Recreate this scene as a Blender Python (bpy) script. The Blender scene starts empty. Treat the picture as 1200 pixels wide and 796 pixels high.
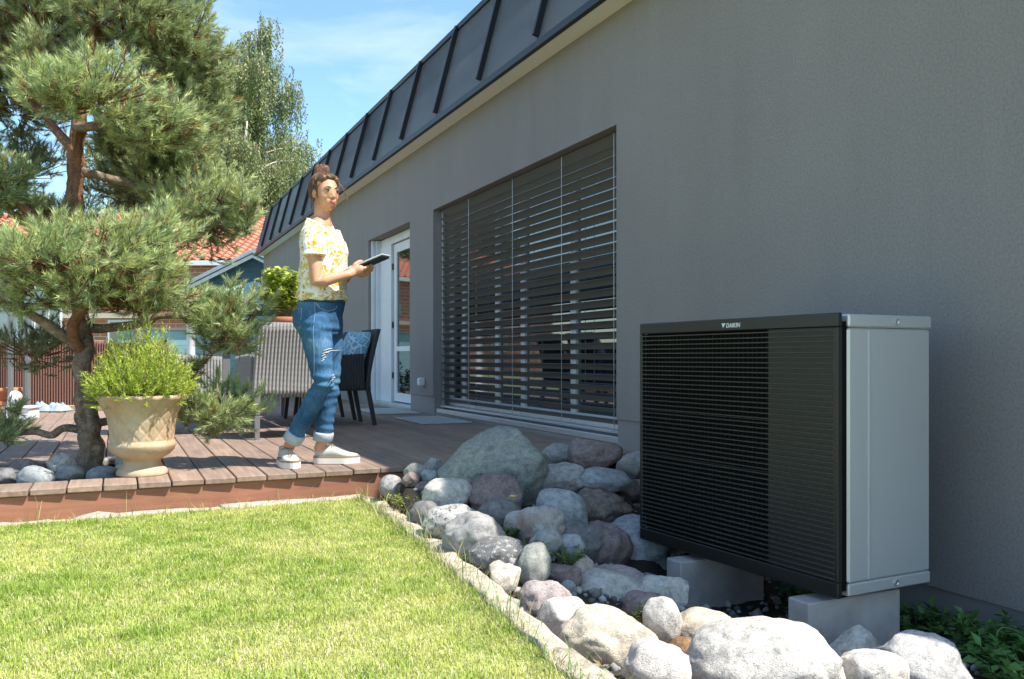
import bpy, bmesh, math, random
import numpy as np
from mathutils import Vector, Matrix, Euler, noise

random.seed(7)
rng = np.random.default_rng(7)
scene = bpy.context.scene
COL = scene.collection

# ---------------------------------------------------------------- camera
# World: the facade is the plane X = 0, it runs along +Y, the garden lies on the side X < 0.
# Z = 0 is the top of the wooden deck.
YAW = math.radians(-24.19)
cam_data = bpy.data.cameras.new('camera')
cam = bpy.data.objects.new('camera', cam_data)
COL.objects.link(cam)
cam.location = (-3.084, 0.0, 0.62)
cam.rotation_euler = (math.radians(90), 0, YAW)
cam_data.sensor_width = 36.0
cam_data.lens = 30.9
cam_data.shift_y = 0.0175
cam_data.clip_end = 2000
cam_data.clip_start = 0.05
scene.camera = cam

# ---------------------------------------------------------------- sky and sun
SUN_DIR = Vector((-0.435, 0.46, -1.0)).normalized()          # the way the light travels
world = bpy.data.worlds.new('World'); scene.world = world
world.use_nodes = True
wn, wl = world.node_tree.nodes, world.node_tree.links
wn.clear()
w_out = wn.new('ShaderNodeOutputWorld'); w_bg = wn.new('ShaderNodeBackground')
w_sky = wn.new('ShaderNodeTexSky'); w_sky.sky_type = 'NISHITA'; w_sky.sun_disc = False
w_sky.sun_elevation = math.asin(-SUN_DIR.z)
w_sky.sun_rotation = math.atan2(-SUN_DIR.x, -SUN_DIR.y)
w_sky.air_density = 1.0; w_sky.dust_density = 0.7; w_sky.ozone_density = 1.0
# thin summer clouds over the whole dome
w_tc = wn.new('ShaderNodeTexCoord'); w_map = wn.new('ShaderNodeMapping')
w_map.inputs['Scale'].default_value = (1.0, 1.0, 2.6)
w_map.inputs['Rotation'].default_value = (0.2, 0.1, 0.9)
w_n = wn.new('ShaderNodeTexNoise'); w_n.inputs['Scale'].default_value = 2.6
w_n.inputs['Detail'].default_value = 7; w_n.inputs['Roughness'].default_value = 0.58; w_n.inputs['Distortion'].default_value = 0.5
w_r = wn.new('ShaderNodeValToRGB')
w_r.color_ramp.elements[0].position = 0.50; w_r.color_ramp.elements[0].color = (0, 0, 0, 1)
w_r.color_ramp.elements[1].position = 0.78; w_r.color_ramp.elements[1].color = (0.55, 0.55, 0.55, 1)
w_mix = wn.new('ShaderNodeMixRGB'); w_mix.inputs['Color2'].default_value = (4.8, 5.0, 5.2, 1)
wl.new(w_tc.outputs['Generated'], w_map.inputs['Vector']); wl.new(w_map.outputs[0], w_n.inputs['Vector'])
wl.new(w_n.outputs['Fac'], w_r.inputs[0]); wl.new(w_r.outputs[0], w_mix.inputs['Fac'])
w_tint = wn.new('ShaderNodeMixRGB'); w_tint.blend_type = 'MULTIPLY'; w_tint.inputs[0].default_value = 1.0; w_tint.inputs[2].default_value = (.79, .95, .97, 1)
wl.new(w_sky.outputs[0], w_tint.inputs[1]); wl.new(w_tint.outputs[0], w_mix.inputs['Color1']); wl.new(w_mix.outputs[0], w_bg.inputs['Color'])
w_bg.inputs['Strength'].default_value = 0.132
wl.new(w_bg.outputs[0], w_out.inputs[0])

sun_data = bpy.data.lights.new('sun', 'SUN'); sun_data.energy = 3.9; sun_data.angle = math.radians(0.53)
sun_data.color = (1.0, 0.95, 0.87)
sun = bpy.data.objects.new('sun', sun_data); COL.objects.link(sun)
sun.location = (6, -6, 14)
sun.rotation_euler = SUN_DIR.to_track_quat('-Z', 'Y').to_euler()

scene.render.engine = 'CYCLES'
scene.view_settings.view_transform = 'Standard'
scene.view_settings.look = 'None'
scene.view_settings.exposure = 1.2
scene.view_settings.gamma = 1.0
scene.view_settings.use_curve_mapping = False

# ---------------------------------------------------------------- helpers
def tag(o, label=None, cat=None, group=None, kind=None):
    if label: o['label'] = label
    if cat: o['category'] = cat
    if group: o['group'] = group
    if kind: o['kind'] = kind
    return o

def empty(name, loc=(0, 0, 0), rz=0.0, parent=None):
    o = bpy.data.objects.new(name, None); COL.objects.link(o)
    o.location = loc; o.rotation_euler = (0, 0, rz); o.empty_display_size = 0.1
    o.parent = parent
    return o

def link(name, me, mat=None, parent=None, loc=None, rot=None):
    o = bpy.data.objects.new(name, me); COL.objects.link(o)
    if mat is not None and not me.materials: me.materials.append(mat)
    o.parent = parent
    if loc is not None: o.location = loc
    if rot is not None: o.rotation_euler = rot
    return o

def np_mesh(name, V, F, smooth=False, col=None):
    """V (n,3); F (m,3) or (m,4) integer array"""
    V = np.asarray(V, dtype=np.float32); F = np.asarray(F, dtype=np.int32)
    me = bpy.data.meshes.new(name)
    k = F.shape[1]
    me.vertices.add(len(V)); me.vertices.foreach_set('co', V.ravel())
    me.loops.add(F.size); me.loops.foreach_set('vertex_index', F.ravel())
    me.polygons.add(len(F))
    me.polygons.foreach_set('loop_start', np.arange(0, F.size, k, dtype=np.int32))
    me.polygons.foreach_set('loop_total', np.full(len(F), k, dtype=np.int32))
    if smooth: me.polygons.foreach_set('use_smooth', np.ones(len(F), dtype=bool))
    me.update(calc_edges=True); me.validate()
    if col is not None:
        a = me.color_attributes.new('col', 'FLOAT_COLOR', 'POINT')
        c4 = np.ones((len(V), 4), dtype=np.float32); c4[:, :3] = col
        a.data.foreach_set('color', c4.ravel())
    return me

def py_mesh(name, V, F, smooth=False):
    me = bpy.data.meshes.new(name); me.from_pydata([tuple(v) for v in V], [], [tuple(f) for f in F])
    if smooth: me.polygons.foreach_set('use_smooth', [True] * len(me.polygons))
    me.update(); return me

def bm_mesh(name, bm, smooth=False):
    bmesh.ops.recalc_face_normals(bm, faces=bm.faces[:])
    me = bpy.data.meshes.new(name); bm.to_mesh(me); bm.free()
    if smooth: me.polygons.foreach_set('use_smooth', [True] * len(me.polygons))
    return me

def add_box(bm, x0, x1, y0, y1, z0, z1, bevel=0.0):
    t = bmesh.new()
    bmesh.ops.create_cube(t, size=1.0)
    for v in t.verts:
        v.co = Vector((x0 + (v.co.x + .5) * (x1 - x0), y0 + (v.co.y + .5) * (y1 - y0), z0 + (v.co.z + .5) * (z1 - z0)))
    if bevel > 0: bmesh.ops.bevel(t, geom=t.edges[:], offset=bevel, segments=1, affect='EDGES')
    me = bpy.data.meshes.new('tmp'); t.to_mesh(me); t.free(); bm.from_mesh(me); bpy.data.meshes.remove(me)

def box_mesh(name, x0, x1, y0, y1, z0, z1, bevel=0.0):
    bm = bmesh.new(); add_box(bm, x0, x1, y0, y1, z0, z1, bevel); return bm_mesh(name, bm)

def box(name, dims, mat, parent=None, bevel=0.0):
    return link(name, box_mesh(name, *dims, bevel), mat, parent)

def catmull(P, n=6):
    P = [np.array(p, dtype=float) for p in P]
    if len(P) < 3: return P
    Q = [2 * P[0] - P[1]] + P + [2 * P[-1] - P[-2]]; out = []
    for i in range(1, len(Q) - 2):
        for j in range(n):
            t = j / n; a, b, c, d = Q[i - 1], Q[i], Q[i + 1], Q[i + 2]
            out.append(.5 * ((2 * b) + (-a + c) * t + (2 * a - 5 * b + 4 * c - d) * t * t + (-a + 3 * b - 3 * c + d) * t ** 3))
    out.append(P[-1]); return out

def tube_vf(pts, radii, sides=8, cap=True, off=0, gnarl=0.0, seed=0.0):
    """pts list of 3-vectors; returns verts, faces (faces mixed, off = index offset)"""
    V, F = [], []
    pts = [Vector(p[:3]) for p in pts]; n = len(pts)
    up = Vector((0.0, 0.0, 1.0))
    prev = None
    for i, p in enumerate(pts):
        d = (pts[min(i + 1, n - 1)] - pts[max(i - 1, 0)])
        d = d.normalized() if d.length > 1e-9 else Vector((0, 0, 1))
        if prev is None:
            a = d.cross(Vector((1, 0, 0)) if abs(d.x) < .8 else Vector((0, 1, 0))).normalized()
        else:
            a = (prev - d * prev.dot(d)).normalized()
        prev = a; b = d.cross(a)
        for k in range(sides):
            an = 2 * math.pi * k / sides
            dirv = a * math.cos(an) + b * math.sin(an)
            r = radii[i]
            if gnarl: r *= 1 + gnarl * noise.noise((p + dirv * r * 1.5) * 14 + Vector((seed, 0, 0))) + gnarl * .6 * noise.noise(Vector((an * 2.2, p.z * 3, seed)))
            V.append(p + dirv * r)
    for i in range(n - 1):
        for k in range(sides):
            k2 = (k + 1) % sides
            F.append((off + i * sides + k, off + i * sides + k2, off + (i + 1) * sides + k2, off + (i + 1) * sides + k))
    if cap:
        F.append(tuple(off + k for k in reversed(range(sides)))); F.append(tuple(off + (n - 1) * sides + k for k in range(sides)))
    return V, F

def tube(name, pts, radii, mat, parent=None, sides=8, smooth=True, sub=0, gnarl=0.0):
    if isinstance(radii, (int, float)): radii = [radii] * len(pts)
    if sub:
        Q = catmull([tuple(p[:3]) + (r,) for p, r in zip(pts, radii)], sub); pts = [q[:3] for q in Q]; radii = [q[3] for q in Q]
    V, F = tube_vf(pts, radii, sides, gnarl=gnarl, seed=len(name) * 1.7)
    return link(name, py_mesh(name, V, F, smooth), mat, parent)

def multi_tube(name, paths, mat, parent=None, sides=6, smooth=True, sub=0, gnarl=0.0):
    V, F = [], []
    for pts, radii in paths:
        if isinstance(radii, (int, float)): radii = [radii] * len(pts)
        if sub:
            Q = catmull([tuple(p[:3]) + (r,) for p, r in zip(pts, radii)], sub); pts = [q[:3] for q in Q]; radii = [q[3] for q in Q]
        v, f = tube_vf(pts, radii, sides, off=len(V), gnarl=gnarl, seed=len(V) * .13); V += v; F += f
    return link(name, py_mesh(name, V, F, smooth), mat, parent)

def lathe(name, prof, mat, parent=None, seg=32, fn=None, smooth=True, close_bottom=True):
    V, F = [], []; n = len(prof)
    for i, (r, z) in enumerate(prof):
        for k in range(seg):
            a = 2 * math.pi * k / seg
            rr = r + (fn(a, z, i) if fn else 0)
            V.append((rr * math.cos(a), rr * math.sin(a), z))
    for i in range(n - 1):
        for k in range(seg):
            k2 = (k + 1) % seg
            F.append((i * seg + k, i * seg + k2, (i + 1) * seg + k2, (i + 1) * seg + k))
    if close_bottom: F.append(tuple(reversed(range(seg))))
    return link(name, py_mesh(name, V, F, smooth), mat, parent)

# ---------------------------------------------------------------- materials
def mat_new(name):
    m = bpy.data.materials.new(name); m.use_nodes = True
    nt = m.node_tree; b = nt.nodes['Principled BSDF']
    return m, nt, b

def tex_coord(nt, scale=(1, 1, 1), kind='Object', rot=(0, 0, 0)):
    tc = nt.nodes.new('ShaderNodeTexCoord'); mp = nt.nodes.new('ShaderNodeMapping')
    mp.inputs['Scale'].default_value = scale; mp.inputs['Rotation'].default_value = rot
    if kind == 'World':
        g = nt.nodes.new('ShaderNodeNewGeometry'); nt.links.new(g.outputs['Position'], mp.inputs['Vector'])
    else:
        nt.links.new(tc.outputs[kind], mp.inputs['Vector'])
    return mp.outputs[0]

def n_noise(nt, vec, scale, detail=4, rough=.55, dist=0.0):
    n = nt.nodes.new('ShaderNodeTexNoise'); n.inputs['Scale'].default_value = scale
    n.inputs['Detail'].default_value = detail; n.inputs['Roughness'].default_value = rough; n.inputs['Distortion'].default_value = dist
    nt.links.new(vec, n.inputs['Vector']); return n.outputs['Fac']

def n_ramp(nt, fac, stops):
    r = nt.nodes.new('ShaderNodeValToRGB'); e = r.color_ramp.elements
    while len(e) < len(stops): e.new(0.5)
    for el, (p, c) in zip(e, stops):
        el.position = p; el.color = (*c, 1) if len(c) == 3 else c
    nt.links.new(fac, r.inputs[0]); return r.outputs[0]

def n_mix(nt, fac, a, b, mode='MIX'):
    m = nt.nodes.new('ShaderNodeMixRGB'); m.blend_type = mode
    for sock, v in ((m.inputs[0], fac), (m.inputs[1], a), (m.inputs[2], b)):
        if isinstance(v, (int, float)): sock.default_value = v
        elif isinstance(v, tuple): sock.default_value = (*v, 1) if len(v) == 3 else v
        else: nt.links.new(v, sock)
    return m.outputs[0]

def n_bump(nt, b, height, strength=.3, dist=.01):
    bp = nt.nodes.new('ShaderNodeBump'); bp.inputs['Strength'].default_value = strength; bp.inputs['Distance'].default_value = dist
    nt.links.new(height, bp.inputs['Height']); nt.links.new(bp.outputs[0], b.inputs['Normal'])

def simple(name, c, rough=.6, c2=None, scale=6.0, bump=0.0, bscale=80.0, bdist=.004, metal=0.0, spec=.5, coord='Object', ior=None, sc=(1, 1, 1)):
    m, nt, b = mat_new(name)
    b.inputs['Roughness'].default_value = rough; b.inputs['Metallic'].default_value = metal
    b.inputs['Specular IOR Level'].default_value = spec
    if ior: b.inputs['IOR'].default_value = ior
    vec = tex_coord(nt, sc, coord)
    c2 = c2 or tuple(min(1, x * .8) for x in c)
    f = n_noise(nt, vec, scale, 5)
    nt.links.new(n_ramp(nt, f, [(.3, c2), (.7, c)]), b.inputs['Base Color'])
    if bump: n_bump(nt, b, n_noise(nt, vec, bscale, 4), bump, bdist)
    return m

def leaf_mat(name, tint=(1, 1, 1), rough=.5, trans=.3, spec=.3):
    """colour comes from the per-leaf attribute"""
    m, nt, b = mat_new(name)
    at = nt.nodes.new('ShaderNodeAttribute'); at.attribute_name = 'col'
    c = n_mix(nt, 1.0, at.outputs['Color'], tint, 'MULTIPLY')
    nt.links.new(c, b.inputs['Base Color']); b.inputs['Roughness'].default_value = rough
    b.inputs['Specular IOR Level'].default_value = spec
    tr = nt.nodes.new('ShaderNodeBsdfTranslucent'); nt.links.new(c, tr.inputs['Color'])
    mx = nt.nodes.new('ShaderNodeMixShader'); mx.inputs[0].default_value = trans
    out = nt.nodes['Material Output']
    nt.links.new(b.outputs[0], mx.inputs[1]); nt.links.new(tr.outputs[0], mx.inputs[2]); nt.links.new(mx.outputs[0], out.inputs[0])
    return m

def stucco(name, c, c2, bump, scale):
    m, nt, b = mat_new(name); vec = tex_coord(nt, (1, 1, 1), 'World')
    f = n_noise(nt, vec, 1.3, 4); g = n_noise(nt, vec, 85, 4, .7)
    base = n_ramp(nt, f, [(.3, c2), (.7, c)])
    sp = n_ramp(nt, g, [(.35, (.84, .84, .84)), (.65, (1.1, 1.1, 1.1))])
    nt.links.new(n_mix(nt, 1.0, base, sp, 'MULTIPLY'), b.inputs['Base Color'])
    st = n_noise(nt, tex_coord(nt, (1, 2.2, .25), 'World'), 1.6, 5, .6)
    nt.links.new(n_mix(nt, 1.0, n_mix(nt, 1.0, base, sp, 'MULTIPLY'), n_ramp(nt, st, [(.32, (.955, .955, .955)), (.6, (1.02, 1.02, 1.02))]), 'MULTIPLY'), b.inputs['Base Color'])
    b.inputs['Roughness'].default_value = .9; b.inputs['Specular IOR Level'].default_value = .2
    h = n_mix(nt, .5, n_noise(nt, vec, scale, 3), n_noise(nt, vec, scale * 2.3, 2))
    n_bump(nt, b, h, bump, .006)
    return m

def wood(name, c, c2, axis='Y', rough=.75, bump=.25):
    m, nt, b = mat_new(name)
    sc = {'Y': (14, .8, 14), 'X': (.8, 14, 14), 'Z': (14, 14, .8)}[axis]
    vec = tex_coord(nt, sc, 'World'); w2 = tex_coord(nt, (1, 1, 1), 'World')
    oi = nt.nodes.new('ShaderNodeObjectInfo')
    f = n_noise(nt, vec, 3.0, 6, .6, .4); g = n_noise(nt, w2, 2.2, 4)
    base = n_ramp(nt, f, [(.3, c2), (.68, c)])
    base = n_mix(nt, 1.0, base, n_ramp(nt, g, [(.3, (.82, .82, .84)), (.7, (1.1, 1.08, 1.06))]), 'MULTIPLY')
    base = n_mix(nt, 1.0, base, n_ramp(nt, oi.outputs['Random'], [(0, (.84, .84, .85)), (1, (1.12, 1.1, 1.08))]), 'MULTIPLY')
    nt.links.new(base, b.inputs['Base Color']); b.inputs['Roughness'].default_value = rough
    b.inputs['Specular IOR Level'].default_value = .3
    n_bump(nt, b, f, bump, .004)
    return m

def rock_mat(name, c, c2, speck=None, samt=.5, sscale=90.0, stain=None, stain_amt=.5, rough=.85, bump=.6, k=1.12):
    c = tuple(min(.8, x * k) for x in c); c2 = tuple(min(.8, x * k) for x in c2)
    m, nt, b = mat_new(name); vec = tex_coord(nt, (1, 1, 1), 'World')
    f = n_noise(nt, vec, 7, 6, .62, .3)
    base = n_ramp(nt, f, [(.28, tuple(q * w for q, w in zip(c2, (1.05, .97, .90)))), (.7, tuple(q * w for q, w in zip(c, (1.09, 1.0, .92))))])
    mot = n_noise(nt, vec, 34, 5, .65)
    base = n_mix(nt, 1.0, base, n_ramp(nt, mot, [(.30, (.58, .59, .60)), (.5, (1, 1, 1)), (.74, (1.28, 1.27, 1.25))]), 'MULTIPLY')
    vn = n_noise(nt, vec, 6.5, 3, .5, .8)
    base = n_mix(nt, n_ramp(nt, vn, [(.478, (0, 0, 0)), (.497, (.34, .34, .34)), (.516, (0, 0, 0))]), base, tuple(x * .45 for x in c2))
    if speck:
        g = n_noise(nt, vec, sscale, 3, .7)
        base = n_mix(nt, n_ramp(nt, g, [(.55, (0, 0, 0)), (.64, (samt, samt, samt))]), base, speck)
    g2 = n_noise(nt, vec, sscale * 2.1, 2, .6)
    base = n_mix(nt, n_ramp(nt, g2, [(.60, (0, 0, 0)), (.68, (.55, .55, .55))]), base, tuple(x * .3 for x in c2))
    if stain:
        s = n_noise(nt, vec, 5.0, 4, .6)
        base = n_mix(nt, n_ramp(nt, s, [(.52, (0, 0, 0)), (.66, (stain_amt,) * 3)]), base, stain)
    nt.links.new(base, b.inputs['Base Color']); b.inputs['Roughness'].default_value = rough
    b.inputs['Specular IOR Level'].default_value = .25
    h = n_mix(nt, .45, n_noise(nt, vec, 60, 6, .7), n_noise(nt, vec, 230, 3, .7))
    n_bump(nt, b, h, bump, .022)
    return m

M = {}
M['wall'] = stucco('stucco grey', (.280, .256, .246), (.260, .238, .229), .6, 130)
M['plinth'] = simple('smooth plinth grey', (.27, .248, .238), .8, (.24, .22, .21), 2.5, .08, 60, coord='World')
M['soffit'] = simple('soffit cream', (.84, .80, .71), .8, (.80, .76, .68), 2, coord='World')
M['roof'] = simple('anthracite roof sheet', (.32, .31, .305), .45, (.295, .286, .282), 3, .05, 12, .003, .2, coord='World')
M['seam'] = simple('black seam', (.012, .012, .014), .45, (.009, .009, .01), 4, spec=.4)
M['white'] = simple('white window frame', (.74, .76, .77), .35, (.66, .68, .70), 3)
M['glass'] = simple('window glass', (.012, .016, .018), .03, (.01, .012, .014), 2, ior=2.3)
M['blind'] = simple('anthracite blind slat', (.18, .176, .173), .4, (.165, .161, .158), 3, spec=.4)
M['alu'] = simple('brushed aluminium', (.62, .64, .66), .35, (.54, .56, .58), 8, metal=.7)
M['deck'] = wood('deck board', (.345, .25, .192), (.215, .152, .115), 'Y')
M['fascia'] = wood('red brown fascia', (.35, .16, .098), (.26, .115, .07), 'X', .6, .15)
M['soil'] = simple('dark soil', (.05, .037, .026), .95, (.022, .017, .012), 9, .8, 60, .02, coord='World')
M['lawn_soil'] = simple('lawn soil', (.36, .40, .13), .95, (.36, .33, .15), 5, .6, 90, .02, coord='World')
M['ground'] = simple('garden ground', (.19, .23, .085), .95, (.20, .18, .10), .8, .5, 20, .03, coord='World')
M['kerb'] = rock_mat('pale kerb stone', (.60, .56, .48), (.46, .42, .35), (.30, .26, .19), .4, 60, k=.95)
M['concrete'] = simple('grey concrete', (.48, .435, .405), .8, (.335, .30, .28), 9, .2, 70, .003, coord='World')
M['slab'] = simple('pale paving slab', (.46, .46, .455), .8, (.40, .40, .395), 4, .15, 60, .003, coord='World')

# ---------------------------------------------------------------- the setting: ground
def ground_sheet():
    ys = [-300, -60, -20, 0, 4, 6.0, 6.6, 9, 12.6, 20, 40, 90, 200, 600]
    xs = [-500, -150, -60, -30, -15, -6, 0, 8, 20, 60, 150, 500]
    V, F = [], []
    for y in ys:
        for x in xs: V.append((x, y, -.62 if y <= 6.0 else -.09))
    n = len(xs)
    for j in range(len(ys) - 1):
        for i in range(n - 1): F.append((j * n + i, j * n + i + 1, (j + 1) * n + i + 1, (j + 1) * n + i))
    tag(link('ground', py_mesh('ground', V, F), M['ground']), 'garden ground reaching to the horizon behind the neighbouring houses', kind='structure')
ground_sheet()

KERB = [(-1.80, 4.76), (-1.84, 4.66), (-1.855, 4.2), (-1.885, 3.57), (-1.94, 3.0), (-1.993, 2.49), (-2.035, 2.07), (-2.09, 1.4), (-2.16, .4), (-2.22, -.8)]
def kerb_x(y):
    ys = [k[1] for k in KERB][::-1]; xs = [k[0] for k in KERB][::-1]
    return float(np.interp(y, ys, xs))
def edge_y(p): return 4.92 - .068 * p            # front edge of the deck at distance p from the wall

def lawn():
    V, F = [], []
    ys = list(np.linspace(-14, 4.75, 70))
    for y in ys:
        xr = kerb_x(y) - .03
        for t in (0, .3, 1): V.append((xr - 24 * t, y if y < 4.7 else edge_y(-(xr - 24 * t)) - .02 if t < .01 else y, -.155))
    for j in range(len(ys) - 1):
        for i in range(2): F.append((j * 3 + i, j * 3 + i + 1, (j + 1) * 3 + i + 1, (j + 1) * 3 + i))
    # soil skirt towards the rock bed
    n0 = len(V)
    for y in ys: V.append((kerb_x(y) - .03, y, -.62))
    for j in range(len(ys) - 1): F.append((j * 3, (j + 1) * 3, n0 + j + 1, n0 + j))
    tag(link('lawn', py_mesh('lawn', V, F), M['lawn_soil']), 'sunlit lawn surface in front of the wooden deck', kind='structure')
lawn()

# rocks: x, y, z, half width, half height, style, stone kind, label
ROCKS = [
    (-1.273, 4.251, 0.032, 0.296, 0.206, 'crag', 'green', 'huge greenish grey speckled boulder, largest of the pile, with peaked top'),
    (-0.998, 4.303, -0.044, 0.13, 0.139, 'ang', 'green_shaded', 'shaded right facet of the huge greenish boulder, set as a separate darker stone'),
    (-0.819, 4.409, 0.072, 0.091, 0.06, 'egg', 'grey', 'pale grey round stone lying on the deck edge left of the flat maroon slab'),
    (-0.967, 4.092, -0.019, 0.121, 0.089, 'ang', 'grey', 'grey wedge stone with a dark broken corner, right of the huge boulder'),
    (-0.744, 4.123, 0.088, 0.137, 0.085, 'slab', 'maroon', 'flat maroon angular slab topping the stacked stones beside the house pier'),
    (-0.769, 3.981, -0.02, 0.133, 0.064, 'egg', 'blue', 'smooth blue grey oval stone lying under the flat maroon slab'),
    (-0.862, 3.88, -0.153, 0.164, 0.099, 'rough', 'brown', 'rugged brown stone with rusty patches under the smooth oval stone'),
    (-0.49, 4.207, 0.002, 0.057, 0.062, 'egg', 'pale', 'pale stone wedged right of the maroon slab near the heat pump'),
    (-0.299, 4.395, -0.01, 0.1, 0.075, 'egg', 'grey', 'light grey stone against the house pier, half hidden by the heat pump'),
    (-0.539, 4.119, -0.102, 0.061, 0.061, 'ang', 'maroon', 'small dark maroon stone behind the right end of the smooth oval stone'),
    (-0.389, 4.216, -0.154, 0.087, 0.087, 'ang', 'grey', 'mid grey stone peeking out left of the black grille at half height'),
    (-0.498, 4.046, -0.233, 0.078, 0.06, 'ang', 'brown', 'brown streaked stone half behind the black grille, above the blue flat boulder'),
    (-0.778, 3.623, -0.292, 0.198, 0.14, 'ang', 'blue', 'large flat blue grey boulder reaching behind the lower corner of the black grille'),
    (-1.059, 3.498, -0.262, 0.133, 0.125, 'dome', 'maroon', 'dark maroon rounded boulder in the middle of the bed, left of the flat blue boulder'),
    (-1.23, 3.443, -0.217, 0.121, 0.102, 'ang', 'dgrey', 'dark slate wedge stone leaning against the maroon rounded boulder'),
    (-1.223, 3.604, -0.1, 0.114, 0.11, 'egg', 'blue', 'tall smooth blue grey egg stone below the grey wedge stone'),
    (-1.474, 3.355, -0.102, 0.119, 0.09, 'dome', 'rust', 'grey rounded stone with a rusty stain on its top'),
    (-1.557, 3.535, -0.068, 0.09, 0.064, 'egg', 'dgrey', 'dark grey smooth oval stone resting left of the rust stained stone'),
    (-1.441, 3.888, -0.04, 0.135, 0.098, 'dome', 'maroon', 'maroon brown rounded boulder in front of the huge greenish boulder'),
    (-1.635, 3.975, -0.044, 0.115, 0.082, 'egg', 'pale', 'pale round stone with yellowish flank, above the black speckled stone'),
    (-1.781, 3.887, -0.113, 0.067, 0.063, 'egg', 'dgrey', 'dark grey round stone at the kerb below the pale round stone'),
    (-1.759, 3.571, -0.092, 0.122, 0.07, 'egg', 'speck', 'black and white speckled stone beside the lawn kerb'),
    (-1.78, 3.251, -0.097, 0.126, 0.092, 'dome', 'grey', 'big smooth grey boulder beside the kerb, in front of the speckled stone'),
    (-1.775, 3.03, -0.123, 0.109, 0.064, 'egg', 'dspeck', 'dark stone with white flecks next to the kerb'),
    (-1.653, 4.422, 0.014, 0.058, 0.049, 'egg', 'green', 'small greenish round stone at the deck corner, upper of two'),
    (-1.708, 4.337, -0.008, 0.044, 0.037, 'ang', 'maroon', 'small maroon grey stone at the deck corner, lower of two'),
    (-1.745, 4.551, -0.074, 0.062, 0.062, 'egg', 'grey', 'grey round stone standing at the corner of deck and lawn kerb'),
    (-1.601, 4.355, -0.007, 0.049, 0.04, 'egg', 'blue', 'small blue grey stone between the deck corner stones and huge boulder'),
    (-1.515, 4.535, 0.026, 0.046, 0.046, 'ang', 'grey', 'small grey stone tucked against the left side of the huge boulder'),
    (-1.662, 4.295, -0.048, 0.035, 0.031, 'ang', 'maroon', 'very small maroon stone above the sedum'),
    (-1.535, 3.119, -0.117, 0.064, 0.054, 'ang', 'grey', 'pale grey broken stone above the upright greenish stone'),
    (-1.439, 3.098, -0.131, 0.054, 0.044, 'egg', 'blue', 'pale blue round stone below the dark slate wedge'),
    (-1.699, 2.886, -0.141, 0.056, 0.084, 'egg', 'green', 'upright leaf shaped greenish stone standing on its point'),
    (-1.852, 2.801, -0.149, 0.051, 0.056, 'ang', 'quartz', 'white quartz stone with an orange notch next to the kerb'),
    (-1.756, 2.956, -0.144, 0.047, 0.041, 'ang', 'grey', 'grey stone half hidden behind the white quartz stone'),
    (-1.556, 2.953, -0.205, 0.071, 0.039, 'slab', 'maroon', 'low maroon block right of the upright greenish stone'),
    (-1.427, 3.071, -0.208, 0.071, 0.061, 'dome', 'pink', 'pinkish white rounded stone behind the low maroon block'),
    (-1.579, 2.854, -0.221, 0.028, 0.025, 'egg', 'blue', 'tiny blue grey pebble beside the low maroon block'),
    (-1.299, 3.167, -0.259, 0.025, 0.021, 'egg', 'blue', 'tiny pale pebble above the long pinkish stone'),
    (-1.238, 3.139, -0.297, 0.162, 0.049, 'dome', 'pink', 'long low pinkish stone behind the broad pale boulder'),
    (-1.349, 2.97, -0.303, 0.166, 0.093, 'dome', 'pale', 'broad pale boulder in the shade, in front of the long pinkish stone'),
    (-1.162, 2.886, -0.31, 0.106, 0.083, 'ang', 'pale', 'pale blue angular stone leaning towards the left concrete block'),
    (-1.026, 3.187, -0.327, 0.055, 0.025, 'ang', 'dspeck', 'small black speckled stone under the blue flat boulder'),
    (-1.391, 2.616, -0.256, 0.081, 0.051, 'dome', 'maroon', 'small maroon stone behind the upright white stone'),
    (-1.745, 2.709, -0.221, 0.097, 0.07, 'dome', 'speckm', 'speckled mauve grey boulder at the kerb, right of the quartz stone'),
    (-1.763, 2.542, -0.23, 0.075, 0.064, 'ang', 'white', 'white sunlit stone at the kerb, left of the big cream boulder'),
    (-1.674, 2.414, -0.276, 0.143, 0.1, 'dome', 'cream', 'big smooth cream boulder in the sun beside the kerb'),
    (-1.466, 2.409, -0.241, 0.058, 0.078, 'egg', 'white', 'upright white stone between two lying white boulders'),
    (-1.332, 2.37, -0.269, 0.098, 0.059, 'egg', 'cream', 'cream oval stone lying in front of the left concrete block'),
    (-1.446, 2.334, -0.315, 0.049, 0.041, 'ang', 'rustb', 'rusty brown stone in the gap between the white boulders'),
    (-1.715, 2.071, -0.241, 0.088, 0.067, 'dome', 'white', 'white rounded stone at the bottom edge, left of the huge white boulder'),
    (-1.339, 2.067, -0.289, 0.217, 0.129, 'dent', 'white', 'huge white boulder with a hollow in its top, in front of the heat pump'),
    (-0.822, 2.218, -0.368, 0.1, 0.077, 'dome', 'pale', 'pale grey stone under the right end of the heat pump'),
    (-1.062, 1.92, -0.309, 0.1, 0.063, 'dome', 'white', 'white stone at the bottom edge right of the huge white boulder'),
    (-0.773, 2.009, -0.36, 0.138, 0.103, 'dome', 'white2', 'white and grey mottled boulder at far right beside the green plants'),
    (-1.368, 2.244, -0.371, 0.067, 0.048, 'ang', 'rustb', 'brown stone filling the gap under the cream oval stone'),
]

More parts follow.
